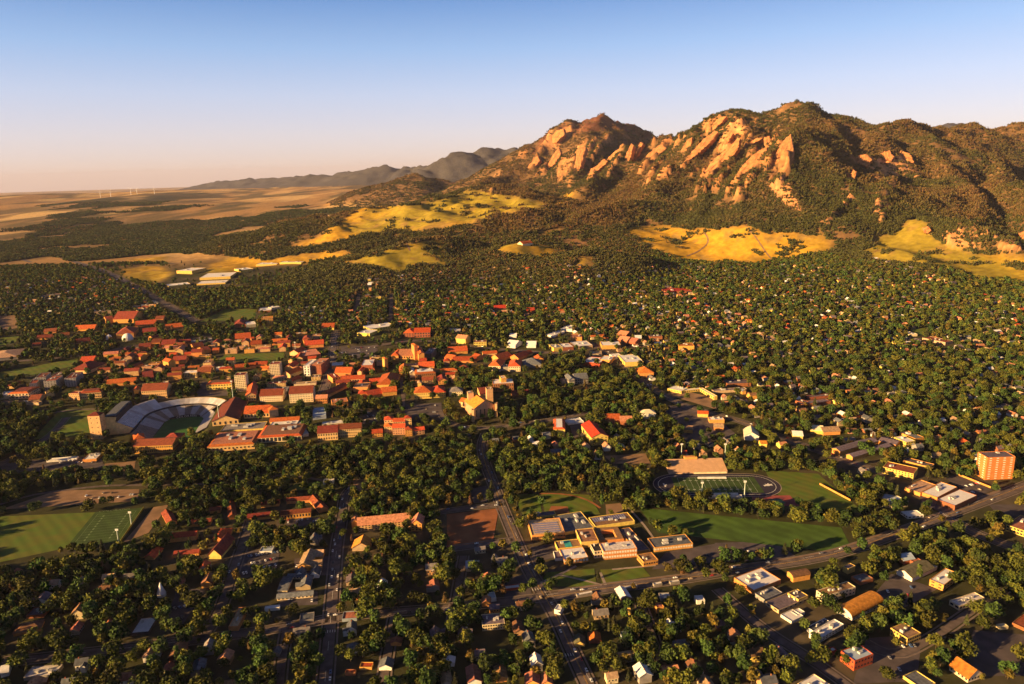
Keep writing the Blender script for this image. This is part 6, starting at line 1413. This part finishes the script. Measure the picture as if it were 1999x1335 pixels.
# ---- mountain and far forest, in clumps
def clump(seed, conif, n_, spread):
    r = np.random.default_rng(seed); Vs, Fs, o = [], [], 0
    for k in range(n_):
        V, F = crown_cone(seed * 50 + k, r.uniform(11, 19), r.uniform(6, 9), 16, 2.0) if conif else crown_round(seed * 50 + k, r.uniform(8, 13), r.uniform(9, 13), 5, 18, 2.6)
        V = V + np.array([r.uniform(-spread, spread), r.uniform(-spread, spread), -1.5]); Vs.append(V); Fs.append(F + o); o += len(V)
    return np.concatenate(Vs), np.concatenate(Fs)
MF = [mat('hill_needles', (.132, .104, .032), .9, .4, .3, col2=(.068, .058, .020), obj_random=.3)] * 2 + [mat('hill_needles_brown', (.165, .106, .036), .9, .4, .3, col2=(.08, .058, .022), obj_random=.3)] * 2 + [mat('hill_needles_green', (.082, .084, .024), .9, .4, .3, col2=(.045, .05, .014), obj_random=.3)]
cl = proto_collection('forest_clump', [mesh_np('forest_clump', *clump(200 + i, True, 7, 17), MF[i]) for i in range(5)] +
                      [mesh_np('forest_clump', *clump(300 + i, False, 6, 20), mat('suburb_leaf', (.062, .082, .020), .9, .4, .3, col2=(.03, .044, .012), obj_random=.48)) for i in range(3)])
nc = 400000
yy = np.exp(rng.uniform(math.log(2250), math.log(9000), nc)); xx = yy * rng.uniform(-1.02, 1.02, nc)
w8 = (yy / 9000) ** 1.1
zz = hz(xx, yy); bgz = base_h(xx, yy) - (np.hypot(xx, yy)) ** 2 / 1.465e7
px, py = project(np.stack([xx, yy, zz], 1))
up = zz - bgz
gold_t, rock_t = cover_masks(px, py, yy, xx, yy)
fm = np.clip((fbm(xx / 130, yy / 130, 91, 4) - .24) * 5, .10, 1) * (up > 14) * (yy < 7600)
burn = inpoly(px, py, [(1040,300),(1060,262),(1140,225),(1180,222),(1330,262),(1300,285),(1200,250),(1120,262)]) & (yy > 6000)
fm = np.where(burn, fm * .15, fm)
fm = np.where(gold_t, np.clip((fbm(xx / 70, yy / 70, 92, 3) - .64) * 4, 0, .3), fm)
fm = np.where(rock_t, fm * .35, fm); fm = np.where(streaks(px, py, yy), fm * .15, fm)
pl = forest_amount(xx, yy, px, py) * (up < 14) * (yy > 3000) * .8
green_belt = (up < 25) & (yy > 3200) & (xx / yy > -.12) & ~gold_t & (yy < 4500)
fm = np.where(green_belt, np.clip((fbm(xx / 150, yy / 150, 93, 3) - .38) * 5, 0, 1), fm)
dens = np.where(up > 14, fm, np.maximum(pl, np.where(green_belt, fm, 0)))
ok = rng.uniform(0, 1, nc) < dens * np.clip(yy / 4200, .5, 1.0)
ok &= ROCKFREE(px, py)
sel = np.where(ok)[0]
con = (up[sel] > 14) | (rng.uniform(0, 1, len(sel)) < .25)
low = (up[sel] < 110) & (yy[sel] < 5200)
stand = fbm(xx[sel] / 420, yy[sel] / 420, 120, 3) + rng.normal(0, .05, len(sel))
pk = np.where(con, np.where(low & (rng.uniform(0, 1, len(sel)) < .75), 4, np.select([stand < .42, stand < .5, stand < .57], [4, 0, 1], rng.integers(2, 4, len(sel)))), rng.integers(5, 8, len(sel)))
scatter('mountain_forest', np.stack([xx[sel], yy[sel], zz[sel]], 1), rng.uniform(0, 6.28, len(sel)), rng.uniform(.5, .95, len(sel)), pk, cl)
print('FOREST', len(sel))

scatter('town_houses', np.array([t[0] for t in stuffH]), [t[1] for t in stuffH], [t[2] for t in stuffH], [t[3] for t in stuffH], proto_collection('distant_house', hp_))
# ------------------------------------------------------------------ labels: what a thing is, then where it stands beside a landmark
ORD = ['', 'second', 'third', 'fourth', 'fifth', 'sixth', 'seventh', 'eighth', 'ninth', 'tenth', 'eleventh', 'twelfth', 'thirteenth', 'fourteenth', 'fifteenth', 'sixteenth', 'seventeenth', 'eighteenth', 'nineteenth', 'twentieth']
LMP = np.array([p for p, _ in LANDMARKS]); LMX, LMY = project(LMP)
cnt = {}
for r in LABELS: cnt[r[1]] = cnt.get(r[1], 0) + 1
todo = {}
for ob, desc, cat, grp, pos in LABELS:
    if cnt[desc] == 1 and len(desc.split()) >= 4: tag(ob, desc, cat, grp); continue
    X, Y = project(np.array([pos])); dist = np.hypot(LMP[:, 0] - pos[0], LMP[:, 1] - pos[1]); dist = np.where(dist < 3, 1e9, dist); k = int(np.argmin(dist))
    dx, dy = X[0] - LMX[k], Y[0] - LMY[k]
    rel = ('left of' if dx < 0 else 'right of') if abs(dx) > abs(dy) * 1.3 else ('in front of' if dy > 0 else 'behind')
    todo.setdefault((desc, rel, k), []).append((dist[k], ob, cat, grp))
for (desc, rel, k), lst in todo.items():
    lst.sort(key=lambda t: t[0])
    for i, (_, ob, cat, grp) in enumerate(lst):
        o_ = (ORD[i] or ('first' if len(lst) > 1 else '')) if i < 20 else 'outlying'
        tag(ob, ' '.join(('%s, %s %s %s' % (desc, o_ + (' one' if o_ else ''), rel, LANDMARKS[k][1])).replace(', closest', ', closest').replace(',  ', ', ').split()), cat, grp)

# ------------------------------------------------------------------ haze
hv = bpy.data.materials.new('haze'); hv.use_nodes = True; hn = hv.node_tree.nodes; hn.clear()
pv = hn.new('ShaderNodeVolumePrincipled'); pv.inputs['Density'].default_value = HAZE
pv.inputs['Color'].default_value = (.60, .60, .80, 1); pv.inputs['Anisotropy'].default_value = 0.0
ho = hn.new('ShaderNodeOutputMaterial'); hv.node_tree.links.new(pv.outputs[0], ho.inputs['Volume'])
x0, x1, y0, y1, z0, z1 = -92000, 92000, -600, 76000, float(TZ.min()) - 1, float(max(TZ.max(), HCAM)) + 30
HVt = [(x, y, z) for z in (z0, z1) for y in (y0, y1) for x in (x0, x1)]
hm = mesh_np('haze', HVt, [(0, 2, 3, 1), (4, 5, 7, 6), (0, 1, 5, 4), (2, 6, 7, 3), (0, 4, 6, 2), (1, 3, 7, 5)], hv)
tag(link('haze', hm), kind='stuff')
